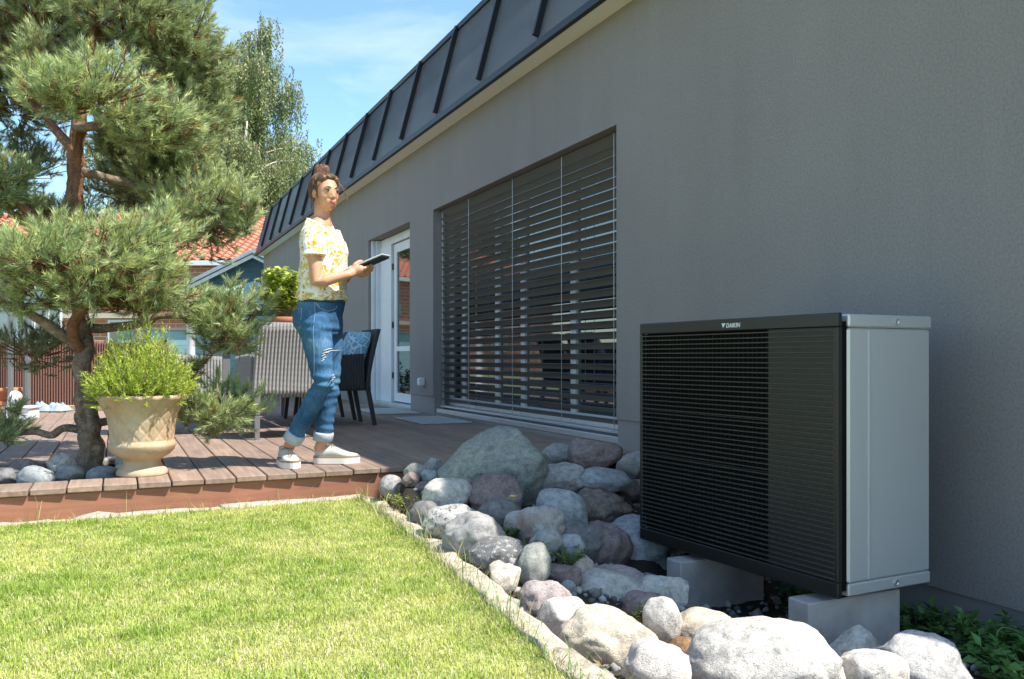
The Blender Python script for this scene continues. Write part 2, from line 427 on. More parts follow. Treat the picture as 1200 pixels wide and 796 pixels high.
# ---------------------------------------------------------------- rock bed soil
def bed_height(x, y):
    num = den = 0.0
    for (rx_, ry_, rz_, a, b, st, ck, lb) in ROCKS:
        w = 1.0 / ((x - rx_) ** 2 + (y - ry_) ** 2 + .004) ** 1.5
        num += w * (rz_ - b * .72); den += w
    h = num / den
    if x > -1.08 and y < 3.42: h = min(h, -.46)
    return h
def rock_bed():
    xs = np.linspace(-2.3, .05, 60); ys = np.linspace(-.6, 4.95, 120); V, F = [], []
    for y in ys:
        for x in xs:
            k = kerb_x(y); xx = max(x, k + .0)
            h = bed_height(xx, y) + .012 * noise.noise(Vector((xx * 14, y * 14, 0)))
            if xx < k + .1: h = min(h, -.2)
            V.append((xx, y, min(h, -.03)))
    n = len(xs)
    for j in range(len(ys) - 1):
        for i in range(n - 1): F.append((j * n + i, j * n + i + 1, (j + 1) * n + i + 1, (j + 1) * n + i))
    tag(link('rock_bed_soil', py_mesh('rock_bed_soil', V, F, True), M['soil']), 'dark soil of the rock bed between lawn and house', kind='structure')
rock_bed()

# ---------------------------------------------------------------- kerb of rough pale stones
def kerb():
    root = tag(empty('lawn_kerb', (-1.9, 4.0, -.2)), 'edging of rough pale stones between the lawn and the rock bed', kind='structure')
    def stone(x, y, ln, ang, wd):
        bm = bmesh.new(); bmesh.ops.create_cube(bm, size=1.0)
        bmesh.ops.subdivide_edges(bm, edges=bm.edges[:], cuts=6, use_grid_fill=True)
        sd = random.random() * 90
        for v in bm.verts:
            c = v.co.copy(); m = max(abs(c.x), abs(c.y), abs(c.z)) * 2
            rnd = Vector((c.x * ln, c.y * wd, c.z * .15))
            sph = c.normalized() * .5
            rnd = rnd * .9 + Vector((sph.x * ln, sph.y * wd, sph.z * .15)) * .13
            rnd += noise.noise_vector(rnd * 9 + Vector((sd, 0, 0))) * .02 + noise.noise_vector(rnd * 30 + Vector((sd, 0, 0))) * .007
            v.co = rnd
        o = link('edging_stone', bm_mesh('edging_stone', bm, True), M['kerb'], root)
        o.location = (x + 1.9, y - 4.0, -.012 + random.uniform(-.006, .006)); o.rotation_euler = (random.uniform(-.04, .04), random.uniform(-.03, .03), ang)
    y = 4.68
    while y > -.5:
        ln = random.uniform(.34, .62); ym = y - ln / 2
        ang = math.atan2(-ln, kerb_x(y - ln) - kerb_x(y))
        stone(kerb_x(ym) , ym, ln * 1.02, ang, random.uniform(.075, .095)); y -= ln
    x = -1.87
    while x > -6:
        ln = random.uniform(.4, .8); xm = x - ln / 2
        stone(xm, edge_y(-xm) - .045, ln * 1.02, math.atan2(.068, 1), random.uniform(.05, .065)); x -= ln
kerb()

# ---------------------------------------------------------------- wooden deck, board by board
def deck():
    root = tag(empty('wooden_deck', (0, 4.8, 0)), 'wooden deck of brown grooved boards along the house', kind='structure')
    pitch, wd, th = .157, .150, .03
    cache = {}
    def plank(p0, y0, y1):
        L = round(y1 - y0, 3)
        if L not in cache: cache[L] = box_mesh('plank', -wd / 2, wd / 2, 0, L, -th, 0, .004)
        o = link('plank', cache[L], M['deck'], root)
        o.location = (-(p0 + wd / 2), y0 - 4.8, random.uniform(-.0015, .0015))
    p = .012
    while p < 6.4:
        pm = p + wd / 2
        y0 = round(edge_y(pm) + random.choice((-.004, 0, .003)), 3)
        if 3.06 < pm < 4.15:
            plank(p, y0, y0 + .27); plank(p, y0 + 1.15, y0 + 7.95)
        else:
            plank(p, y0, y0 + 7.95)
        p += pitch
    L = 6.2
    f = link('fascia_board', box_mesh('fascia_board', -L, 0, 0, .03, -.21, -.032, .003), M['fascia'], root)
    f.location = (-.35, edge_y(.35) + .022 - 4.8, 0); f.rotation_euler = (0, 0, math.atan2(.068, 1))
    # joists carrying the boards
    for yy in (5.25, 7.0, 8.7, 10.4, 12.1):
        o = link('joist', box_mesh('joist', -6.3, -.05, 0, .06, -.16, -.034), M['fascia'], root); o.location = (0, yy - 4.8 + (.15 if yy < 6 else 0), 0)
    t = tag(link('deck_underlay', box_mesh('deck_underlay', -6.5, -.01, 5.05, 12.75, -.3, -.165), M['soil']), 'dark ground under the deck boards', kind='structure')
deck()

# ---------------------------------------------------------------- house
Y0, Y1 = 1.16, 20.85                 # near and far end of the facade
ZE, ZT = 2.975, 3.94                 # eave and roof top
WIN = (5.14, 8.925, .0, 2.198)
DOOR = (9.747, 11.587, .0, 2.192)
def house():
    root = tag(empty('house', (0, 10, 0)), 'grey rendered single storey house with dark metal mansard roof', 'house')
    def put(name, me, mat, parent=root):
        o = link(name, me, mat, parent)
        if parent is root: o.location = (0, -10, 0)
        return o
    # facade with two openings, the rendered part ends above a smooth plinth
    ys = [Y0, 3.9, WIN[0], WIN[1], DOOR[0], DOOR[1], Y1]
    zs = [-.33, .204, 2.192, 2.198, ZE + .02]
    V, F = [], []
    def quad(a, b, c, d):
        i = len(V); V.extend((a, b, c, d)); F.append((i, i + 1, i + 2, i + 3))
    for i in range(len(ys) - 1):
        for k in range(len(zs) - 1):
            a, b, z0, z1 = ys[i], ys[i + 1], zs[k], zs[k + 1]
            if z1 <= .205 and a >= 3.9: continue
            if a >= WIN[0] and b <= WIN[1] and z1 <= WIN[3] + .001: continue
            if a >= DOOR[0] and b <= DOOR[1] and z1 <= DOOR[3] + .001: continue
            quad((0, a, z0), (0, b, z0), (0, b, z1), (0, a, z1))
    RV = .32
    for (a, b, z0, z1) in (WIN, DOOR):
        quad((0, a, .204), (RV, a, .204), (RV, a, z1), (0, a, z1)); quad((0, b, .204), (0, b, z1), (RV, b, z1), (RV, b, .204))
        quad((0, a, z1), (RV, a, z1), (RV, b, z1), (0, b, z1))
    # underside of the render edge above the plinth
    for (a, b, z) in ((Y0, 3.9, -.33), (3.9, WIN[0], .204), (WIN[1], DOOR[0], .204), (DOOR[1], Y1, .204)):
        quad((0, a, z), (.014, a, z), (.014, b, z), (0, b, z))
    quad((0, 3.9, -.33), (.014, 3.9, -.33), (.014, 3.9, .204), (0, 3.9, .204))
    # end walls and back wall
    quad((0, Y0, -.33), (9, Y0, -.33), (9, Y0, ZE), (0, Y0, ZE)); quad((0, Y1, -.33), (0, Y1, ZE), (9, Y1, ZE), (9, Y1, -.33))
    quad((9, Y0, -.33), (9, Y1, -.33), (9, Y1, ZE), (9, Y0, ZE))
    me = py_mesh('wall', V, F)
    wall = put('wall', me, M['wall'])
    PX = .014
    def plinth(quads):
        V2, F2 = [], []
        for q in quads:
            i = len(V2); V2.extend(q); F2.append((i, i + 1, i + 2, i + 3))
        put('plinth', py_mesh('plinth', V2, F2), M['plinth'])
    def pq(a, b, z0, z1): return [(PX, a, z0), (PX, b, z0), (PX, b, z1), (PX, a, z1)]
    def rev(y, z0=-.3): return [(PX, y, z0), (RV, y, z0), (RV, y, .204), (PX, y, .204)]
    plinth([pq(Y0 + .014, 3.914, -.7, -.33), [(8.99, Y0 + .014, -.7), (PX, Y0 + .014, -.7), (PX, Y0 + .014, -.33), (8.99, Y0 + .014, -.33)]])
    plinth([pq(3.914, WIN[0] + .004, -.7, .204), rev(WIN[0] + .004)])
    plinth([rev(WIN[1] - .004), pq(WIN[1] - .004, DOOR[0] + .004, -.3, .204), rev(DOOR[0] + .004)])
    plinth([rev(DOOR[1] - .004), pq(DOOR[1] - .004, Y1 - .014, -.3, .204)])
    # dark room behind the openings
    bm = bmesh.new(); add_box(bm, RV + .02, RV + 3, WIN[0] - .6, DOOR[1] + .4, -.05, 2.6)
    put('room', bm_mesh('room', bm), M['soil'])
    # mansard roof
    OV = -.183
    prof = [(OV, ZE), (OV, ZE + .03), (.062, ZT), (.30, ZT + .01), (8.7, ZT), (9.2, ZE)]
    roof = empty('roof', (0, -10, 0), 0, root)
    ya, yb = Y0 - .1, Y1 + .02
    bm = bmesh.new()
    vs0 = [bm.verts.new((x, ya, z)) for x, z in prof]; vs1 = [bm.verts.new((x, yb, z)) for x, z in prof]
    n = len(prof)
    for i in range(n):
        j = (i + 1) % n
        if i != 1: bm.faces.new((vs0[i], vs1[i], vs1[j], vs0[j]))
    bm.faces.new(vs0); bm.faces.new(list(reversed(vs1)))
    link('roof_core', bm_mesh('roof_core', bm), M['roof'], roof)
    sy = [y for y in np.arange(6.597 * .9122 + .4098 * .0 + .0, 0, -1)]
    # seams every 1.15 m, panels between them
    first = 5.99 - 1.152 * 5
    seams = [first + 1.152 * i for i in range(0, 19) if ya + .05 < first + 1.152 * i < yb - .05]
    bounds = [ya] + seams + [yb]
    dx, dz = .062 - OV, ZT - ZE - .03; L = math.hypot(dx, dz); nx, nz = -dz / L, dx / L
    for a, b in zip(bounds[:-1], bounds[1:]):
        bm = bmesh.new(); q = []
        for t, o in ((0.0, .0), (1.0, .0)):
            for y in (a + .004, b - .004):
                q.append((OV + dx * t, y, ZE + .03 + dz * t))
        tilt = random.uniform(-.003, .003)
        vs = [bm.verts.new((x + nx * .006 + (tilt if k % 2 else 0), y, z + nz * .006)) for k, (x, y, z) in enumerate(q)]
        bm.faces.new((vs[0], vs[1], vs[3], vs[2]))
        bmesh.ops.solidify(bm, geom=bm.faces[:], thickness=.005)
        link('roof_panel', bm_mesh('roof_panel', bm), M['roof'], roof)
    for y in seams:
        V2 = []
        for t in (.045, 1.0):
            for yy in (-.016, .016):
                for h in (.004, .052):
                    V2.append((OV + dx * t + nx * h, y + yy, ZE + .03 + dz * t + nz * h))
        F2 = [(0, 1, 3, 2), (4, 6, 7, 5), (0, 4, 5, 1), (2, 3, 7, 6), (1, 5, 7, 3), (0, 2, 6, 4)]
        link('standing_seam', py_mesh('standing_seam', V2, F2), M['seam'], roof)
    link('drip_edge', box_mesh('drip_edge', OV - .022, OV + .02, ya - .01, yb + .01, ZE - .018, ZE + .034), M['seam'], roof)
    link('ridge_cap', box_mesh('ridge_cap', .03, .14, ya - .01, yb + .01, ZT - .03, ZT + .028, .004), M['seam'], roof)
    put('soffit', box_mesh('soffit', OV + .0225, .35, ya + .02, yb - .02, ZE - .012, ZE - .002), M['soffit'])
    # large window behind the blind
    wx = .215
    win = empty('window', (0, -10, 0), 0, root)
    a, b = WIN[0] + .005, WIN[1] - .005
    mull = [a + .03, 6.11, 7.05, 7.63, 8.5, b - .03]
    for y in mull: link('window_post', box_mesh('window_post', wx - .03, wx + .04, y - .045, y + .045, .105, 2.1, .004), M['white'], win)
    for i in range(len(mull) - 1):
        y0, y1 = mull[i] + .045, mull[i + 1] - .045
        link('window_rail', box_mesh('window_rail', wx - .028, wx + .038, y0, y1, .105, .19), M['white'], win)
        link('window_rail', box_mesh('window_rail', wx - .028, wx + .038, y0, y1, 2.03, 2.1), M['white'], win)
        link('pane', box_mesh('pane', wx - .005, wx + .005, y0, y1, .19, 2.03), M['glass'], win)
    link('blind_box', box_mesh('blind_box', .19, .31, a, b, 2.101, 2.195), M['blind'], win)
    link('window_sill', box_mesh('window_sill', .03, .3, a, b, .03, .075, .004), M['alu'], win)
    link('threshold_board', box_mesh('threshold_board', .02, .3, a, b, -.05, .028), M['plinth'], win)
    # terrace door, white, leaf swung a little inwards
    door = empty('terrace_door', (0, -10, 0), 0, root)
    dx0 = .15; a, b = DOOR[0] + .004, DOOR[1] - .004
    link('door_frame', box_mesh('door_frame', dx0, dx0 + .08, a, a + .085, .045, 2.185, .004), M['white'], door)
    link('door_frame', box_mesh('door_frame', dx0 - .07, dx0 + .08, b - .095, b, .045, 2.185, .004), M['white'], door)
    link('door_frame', box_mesh('door_frame', dx0, dx0 + .08, a + .085, b - .095, 2.085, 2.185, .004), M['white'], door)
    link('shutter_rail', box_mesh('shutter_rail', .035, .075, b - .06, b - .002, .02, 2.19, .003), M['white'], door)
    link('side_panel', box_mesh('side_panel', dx0 - .012, dx0 + .06, b - .60, b - .096, .045, 2.084, .003), M['white'], door)
    link('door_sill', box_mesh('door_sill', .03, .28, a, b, -.04, .045, .004), M['alu'], door)
    ya_, yb_ = a + .086, b - .605
    leaf = empty('door_leaf', (0, 0, 0), 0, door)
    bm = bmesh.new()
    lx0, lx1 = dx0 + .02, dx0 + .075
    add_box(bm, lx0, lx1, ya_, ya_ + .1, .06, 2.07, .004); add_box(bm, lx0, lx1, yb_ - .13, yb_ - .02, .06, 2.07, .004)
    add_box(bm, lx0 + .002, lx1 - .002, ya_ + .1, yb_ - .13, .06, .17); add_box(bm, lx0 + .002, lx1 - .002, ya_ + .1, yb_ - .13, 1.96, 2.07)
    add_box(bm, lx0 + .002, lx1 - .002, ya_ + .1, yb_ - .13, .70, .76)
    link('leaf_frame', bm_mesh('leaf_frame', bm), M['white'], leaf)
    link('door_pane', box_mesh('door_pane', lx0 + .02, lx0 + .03, ya_ + .1, yb_ - .13, .17, .70), M['glass'], leaf)
    link('door_pane', box_mesh('door_pane', lx0 + .02, lx0 + .03, ya_ + .1, yb_ - .13, .76, 1.96), M['glass'], leaf)
    bm = bmesh.new()
    for z in (.35, 1.0, 1.75): add_box(bm, lx0 - .02, lx0 - .001, yb_ - .018, yb_ + .0, z, z + .08, .003)
    link('hinge_set', bm_mesh('hinge_set', bm), M['seam'], leaf)
    h = multi_tube('door_handle', [([(lx0, ya_ + .05, 1.0), (lx0 - .05, ya_ + .05, 1.0), (lx0 - .052, ya_ + .15, 1.0)], .008)], M['alu'], leaf)
    return root
house()

# exterior venetian blind, slat by slat
def blind():
    a, b = WIN[0] + .02, WIN[1] - .035; bx = .105
    root = tag(empty('venetian_blind', (bx, (a + b) / 2, .1)), 'anthracite exterior venetian blind lowered over the wide window', 'blind')
    off = Vector((bx, (a + b) / 2, .1))
    def put(name, me, mat):
        o = link(name, me, mat, root); o.location = -off; return o
    # slat profile: slightly curved 80 mm strip, outer edge low
    half = .04; tilt = math.radians(-33)
    V, F = [], []
    L = (b - a) / 2
    n = 5; prof = []
    for i in range(n):
        u = -1 + 2 * i / (n - 1)
        x, z = u * half, .005 * (1 - u * u)
        prof.append((x * math.cos(tilt) - z * math.sin(tilt), x * math.sin(tilt) + z * math.cos(tilt)))
    for y in (-L, L):
        for (x, z) in prof: V.append((x, y, z))
        for (x, z) in prof: V.append((x, y, z - .0012))
    m = 2 * n
    for i in range(n - 1):
        F.append((i, i + 1, m + i + 1, m + i)); F.append((n + i, m + n + i, m + n + i + 1, n + i + 1))
    F.append((0, m, m + n, n)); F.append((n - 1, 2 * n - 1, m + 2 * n - 1, m + n - 1))
    me = py_mesh('slat', V, F)
    pitch = .0765; z = .168
    while z < 2.17:
        o = link('slat', me, M['blind'], root)
        o.location = (0, random.uniform(-.004, .004), z - .1); o.rotation_euler = (random.uniform(-.0006, .0006), random.uniform(-.03, .03), 0)
        z += pitch
    put('bottom_rail', box_mesh('bottom_rail', bx - .04, bx + .04, a, b, .092, .112, .003), M['alu'])
    for y in (a - .015, b + .012):
        put('guide_rail', box_mesh('guide_rail', bx - .014, bx + .014, y - .011, y + .011, .02, 2.19, .002), M['alu'])
    for y in (a + .12, 6.07, 7.0, 8.05):
        put('ladder_cord', bm_mesh('ladder_cord', (lambda bm: (add_box(bm, bx - .042, bx - .0385, y - .002, y + .002, .1, 2.18), add_box(bm, bx + .0385, bx + .042, y - .002, y + .002, .1, 2.18), bm)[2])(bmesh.new())), M['alu'])
blind()

def small_wall_things():
    o = empty('power_socket', (-.002, 9.23, .31), 0)
    link('socket_body', box_mesh('socket_body', -.055, 0, -.04, .04, 0, .085, .008), M['white'], o)
    link('socket_lid', box_mesh('socket_lid', -.066, -.0555, -.036, .036, .006, .078, .004), M['white'], o)
    tag(o, 'small white outdoor power socket on the pier beside the terrace door', 'socket')
    for (y, z, lb) in ((19.35, 2.34, 'small dark wall lamp at the far end of the facade, under the eave'), (17.45, 2.09, 'small dark wall lamp half behind the woman, lower than the other')):
        o = empty('wall_lamp', (-.002, y, z), 0)
        link('lamp_back_plate', box_mesh('lamp_back_plate', -.02, 0, -.09, .09, -.05, .05, .004), M['seam'], o)
        link('lamp_body', box_mesh('lamp_body', -.12, -.0205, -.1, .1, -.045, .045, .012), M['seam'], o)
        tag(o, lb, 'wall lamp', 'wall lamps on the far facade')
    for (p0, p1, y0, y1, lb) in ((.035, .525, 7.7, 8.63, 'pale square paving slab lying on the deck below the wide window'),
                             (.04, .53, 9.2, 10.2, 'pale square paving slab lying on the deck before the terrace door')):
        o = box('paving_slab', (-p1, -p0, y0, y1, .003, .016), M['slab'], None, .003); tag(o, lb, 'paving slab', 'paving slabs on the deck')
small_wall_things()

# ---------------------------------------------------------------- heat pump
M['hp_black'] = simple('satin black panel', (.0145, .014, .0115), .38, (.0125, .012, .010), 3, spec=.5)
M['hp_sheet'] = simple('closed black sheet', (.0085, .0082, .0068), .4, (.0075, .0072, .006), 3)
M['hp_slat'] = simple('black louvre', (.085, .083, .076), .3, (.075, .073, .067), 3, spec=.6)
M['hp_void'] = simple('black void', (.006, .006, .006), .8, (.004, .004, .004), 3, spec=.1)
M['hp_silver'] = simple('silver painted casing', (.62, .62, .61), .36, (.59, .59, .58), 1.2, metal=.5, spec=.5)
M['screw'] = simple('bright screw', (.8, .8, .8), .25, (.7, .7, .7), 9, metal=.9)
def heat_pump():
    Wd, H = 1.165, 1.0
    root = empty('heat_pump', (-.796, 2.326, -.223), math.radians(93.45))
    tag(root, 'large heat pump unit with black louvred front and silver casing', 'heat pump')
    # front panel frame
    fr = empty('front_panel', (0, 0, 0), 0, root)
    bm = bmesh.new(); t0, t1 = -.024, 0.0
    add_box(bm, 0, Wd, t0, t1, H - .05, H, .004); add_box(bm, 0, Wd, t0, t1, 0, .055, .004)
    add_box(bm, 0, .022, t0, t1 - .0005, .0555, H - .0505, .003); add_box(bm, Wd - .02, Wd, t0, t1 - .0005, .0555, H - .0505, .003)
    link('panel_frame', bm_mesh('panel_frame', bm), M['hp_black'], fr)
    link('closed_sheet', box_mesh('closed_sheet', .0225, .345, -.0235, -.0098, .056, H - .051), M['hp_sheet'], fr)
    link('dark_void_sheet', box_mesh('dark_void_sheet', .3455, Wd - .021, -.0235, -.0215, .056, H - .051), M['hp_void'], fr)  # black sheet standing in for the dark open depth behind the louvres
    # guard wires behind the louvres, too fine to pick apart
    bm = bmesh.new()
    for i in range(30):
        u = .362 + i * .0262
        add_box(bm, u, u + .0012, -.0205, -.0185, .06, H - .055)
    for i in range(4):
        add_box(bm, .35, Wd - .022, -.0165, -.0145, .2 + i * .2, .2 + i * .2 + .0025)
    tag(link('guard_wires', bm_mesh('guard_wires', bm), M['hp_black'], fr), kind='stuff')
    # louvres: wedge profile, lit upper edge
    V, F = [], []
    prof = [(.0012, .0020), (-.012, .0018), (-.012, -.0016), (-.001, -.0022)]
    for u in (.012, Wd - .012):
        for (y, z) in prof: V.append((u, y, z))
    F = [(0, 1, 5, 4), (1, 2, 6, 5), (2, 3, 7, 6), (3, 0, 4, 7), (0, 3, 2, 1), (4, 5, 6, 7)]
    me = py_mesh('louvre', V, F)
    n = 46
    for i in range(n):
        o = link('louvre', me, M['hp_slat'], fr); o.location = (0, .0015, .066 + i * (H - .127) / (n - 1))
    # lettering and mark on the top border
    tc = bpy.data.curves.new('lettering', 'FONT'); tc.body = 'DAIKIN'; tc.size = .0245; tc.extrude = .0004; tc.shear = .18; tc.offset = .0006
    to = bpy.data.objects.new('tmp_text', tc); COL.objects.link(to)
    dg = bpy.context.evaluated_depsgraph_get(); tme = bpy.data.meshes.new_from_object(to.evaluated_get(dg)); bpy.data.objects.remove(to); tme.name = 'lettering'
    o = link('lettering', tme, M['white'], fr); o.location = (.572, .0012, H - .036); o.rotation_euler = (math.radians(90), 0, math.radians(180))
    V = [(0, .0, 0), (.0, .0, .021), (.020, .0, .021), (.0085, .0, 0), (.024, .0, .021), (.013, .0, .006)]
    mk = py_mesh('logo_mark', [(.0, .001, .021), (.0085, .001, .021), (.0085, .001, 0), (.0095, .001, .021), (.0235, .001, .021), (.0095, .001, .0025)], [(0, 1, 2), (3, 4, 5)])
    o = link('logo_mark', mk, M['white'], fr); o.location = (.598, .002, H - .039); o.rotation_euler = (0, 0, math.radians(180))
    # casing
    bm = bmesh.new(); add_box(bm, .004, Wd - .02, -.489, -.057, .046, H - .052, .008)
    link('casing', bm_mesh('casing', bm), M['hp_silver'], root)
    link('casing_lid', box_mesh('casing_lid', .0, Wd - .016, -.493, -.055, H - .0505, H - .004, .006), M['hp_silver'], root)
    link('casing_base', box_mesh('casing_base', .002, Wd - .018, -.489, -.056, .001, .0445, .005), M['hp_silver'], root)
    link('dark_gap_fill', box_mesh('dark_gap_fill', .012, Wd - .03, -.058, -.0245, .02, H - .03), M['hp_void'], root)  # solid black filler, paints the shade of the gap behind the panel
    link('corner_strip', box_mesh('corner_strip', -.0005, .004, -.163, -.160, .045, H - .05), M['alu'], root)
    for z in (.023, H - .028):
        s = link('screw', None or py_mesh('screw', *ring_disc(.0115, .004)), M['screw'], root); s.location = (-.001 if z > .5 else .001, -.30, z); s.rotation_euler = (0, math.radians(-90), 0)
    for u in (.07, .78):
        link('rubber_foot', box_mesh('rubber_foot', u, u + .09, -.42, -.08, -.0245, .002, .004), M['hp_void'], root)
    # the two concrete blocks it stands on
    for (x, y, lb) in ((-.862, 2.395, 'smooth grey concrete block under the right end of the heat pump'), (-.908, 3.10, 'smooth grey concrete block under the left end of the heat pump')):
        o = link('concrete_block', box_mesh('concrete_block', 0, .455, 0, .105, -.36, 0, .005), M['concrete'])
        o.location = (x, y, -.248); o.rotation_euler = (0, 0, math.radians(1.5))
        tag(o, lb, 'concrete block', 'concrete blocks under the heat pump')
def ring_disc(r, h, seg=20):
    V, F = [], []
    prof = [(r, 0), (r, h), (r * .72, h), (r * .55, h * .3), (0.0001, h * .3)]
    for (rr, z) in prof:
        for k in range(seg):
            a = 2 * math.pi * k / seg; V.append((rr * math.cos(a), rr * math.sin(a), z))
    for i in range(len(prof) - 1):
        for k in range(seg):
            k2 = (k + 1) % seg; F.append((i * seg + k, i * seg + k2, (i + 1) * seg + k2, (i + 1) * seg + k))
    return V, F
heat_pump()

# ---------------------------------------------------------------- rocks
RM = {
 'green': rock_mat('greenish granite', (.30, .33, .31), (.19, .215, .20), (.42, .44, .42), .5, 95, bump=.6),
 'green_shaded': rock_mat('shaded greenish granite', (.20, .22, .20), (.12, .13, .12), (.28, .30, .28), .4, 95, bump=.6),  # the green granite with shade painted in, for the boulder's right facet
 'grey': rock_mat('grey field stone', (.34, .35, .355), (.24, .25, .25), (.46, .46, .46), .4, 110),
 'dgrey': rock_mat('dark grey field stone', (.20, .205, .215), (.14, .145, .15), (.30, .30, .30), .35, 130),
 'blue': rock_mat('blue grey stone', (.30, .335, .355), (.215, .245, .265), (.40, .42, .43), .35, 140, bump=.35),
 'maroon': rock_mat('maroon stone', (.26, .215, .215), (.17, .135, .138), (.36, .32, .32), .45, 80),
 'brown': rock_mat('brown rugged stone', (.27, .225, .205), (.13, .105, .098), (.36, .34, .33), .5, 40, (.34, .20, .10), .6, bump=.8),
 'rust': rock_mat('grey stone with rust stain', (.38, .385, .375), (.29, .295, .29), (.46, .46, .45), .4, 110, (.36, .21, .15), .75),
 'pale': rock_mat('pale grey stone', (.50, .51, .49), (.37, .385, .365), (.58, .58, .56), .5, 100, (.38, .36, .25), .3),
 'pink': rock_mat('pinkish stone', (.46, .405, .39), (.33, .285, .275), (.55, .52, .51), .5, 80),
 'speck': rock_mat('black and white speckled stone', (.45, .46, .46), (.34, .35, .35), (.05, .05, .05), .95, 60),
 'dspeck': rock_mat('dark stone with white flecks', (.17, .175, .18), (.12, .122, .128), (.52, .52, .52), .8, 70),
 'speckm': rock_mat('mauve speckled stone', (.40, .365, .365), (.28, .25, .255), (.16, .14, .14), .7, 90),
 'quartz': rock_mat('white quartz', (.68, .64, .56), (.50, .46, .39), (.76, .74, .7), .5, 60, (.52, .28, .10), .6, k=.9),
 'white': rock_mat('white boulder', (.54, .53, .50), (.42, .42, .40), (.20, .20, .205), .5, 110, k=1.12),
 'white2': rock_mat('white mottled boulder', (.53, .53, .52), (.34, .35, .36), (.22, .23, .24), .5, 110, k=1.12),
 'cream': rock_mat('cream boulder', (.54, .51, .43), (.42, .39, .32), (.30, .27, .22), .55, 80, k=1.12),
 'rustb': rock_mat('rusty brown stone', (.30, .185, .10), (.15, .095, .06), (.36, .28, .2), .4, 60),
}
def rock_mesh(name, a, b, d, style, seed, sub):
    bm = bmesh.new(); bmesh.ops.create_icosphere(bm, subdivisions=sub, radius=1.0)
    r = random.Random(seed); o = Vector((r.uniform(0, 60), r.uniform(0, 60), r.uniform(0, 60)))
    amp = {'egg': .17, 'dome': .30, 'ang': .32, 'slab': .16, 'rough': .34, 'dent': .17, 'crag': .24}[style]
    ncut = {'egg': 5, 'dome': 10, 'ang': 11, 'slab': 9, 'rough': 9, 'dent': 5, 'crag': 8}[style]
    cuts = []
    for _ in range(ncut):
        n = Vector((r.gauss(0, 1), r.gauss(0, 1), r.gauss(0, .8))).normalized()
        cuts.append((n, r.uniform(.70, .93) if style in ('ang', 'slab', 'rough', 'crag') else r.uniform(.78, .95)))
    hard = {'egg': .6, 'dome': .82, 'ang': .93, 'slab': .93, 'rough': .85, 'dent': .6, 'crag': .8}[style]
    for v in bm.verts:
        c = v.co.normalized()
        if style == 'slab':
            m = (abs(c.x) ** 5 + abs(c.y) ** 5 + abs(c.z) ** 5) ** .2; c = c / m * .9
        p = c * (1 + amp * (noise.noise(c * 1.1 + o) * .9 + .42 * noise.noise(c * 2.4 + o * 2)))
        for n, k in cuts:
            e = p.dot(n) - k
            if e > 0: p = p - n * e * hard
        det = .022 if style in ('egg',) else .035
        if style == 'rough': det = .075
        if style == 'crag': det = .04
        if style == 'ang': det = .03
        p = p + c * det * noise.noise(c * 5.5 + o) + c * det * .5 * noise.noise(c * 12 + o) + c * det * .22 * noise.noise(c * 26 + o)
        if style == 'dent':
            q = (p - Vector((-.1, -.42, .80))); q.x /= 1.9; q.rotate(Euler((0, .35, 0)))
            p = p - Vector((0, 0, .26)) * math.exp(-(q.length / .15) ** 2)
            p = p - c * .03 * math.exp(-((p.x * .8 + p.z * .3 - .45) / .02) ** 2)
        if style == 'crag':                    # one peak right of the middle, long shoulder to the left
            p.z += .02 * max(0, p.z) - .22 * max(0, p.z) * max(0, -p.x)
        if style == 'dome': p.z = p.z if p.z > 0 else p.z * .8
        v.co = p
    lo = Vector([min(v.co[i] for v in bm.verts) for i in range(3)]); hi = Vector([max(v.co[i] for v in bm.verts) for i in range(3)])
    for v in bm.verts:
        q = [(v.co[i] - lo[i]) / (hi[i] - lo[i]) * 2 - 1 for i in range(3)]
        v.co = Vector((q[0] * a, q[1] * d, q[2] * b))
    return bm_mesh(name, bm, True)
def rocks():
    for i, (x, y, z, a, b, st, ck, lb) in enumerate(ROCKS):
        d = (.62 * a + .38 * b) * (1.0 if st != 'slab' else .95)
        me = rock_mesh('rock', a * 1.10, b * 1.10, d * 1.06, st, 100 + i * 7, 5 if a > .09 else 4)
        big = a > .12
        o = link('boulder' if big else 'stone', me, RM[ck])
        o.location = (x, y, z); o.rotation_euler = (random.uniform(-.08, .08), random.uniform(-.06, .06), YAW)
        if 'leaf shaped' in lb: o.rotation_euler = (0, .12, YAW)
        if 'maroon angular slab' in lb: o.rotation_euler = (0, .08, YAW)
        if 'huge greenish' in lb: o.rotation_euler = (0, .0, YAW)
        tag(o, lb, 'boulder' if big else 'stone', 'boulders and stones of the rock bed')
rocks()
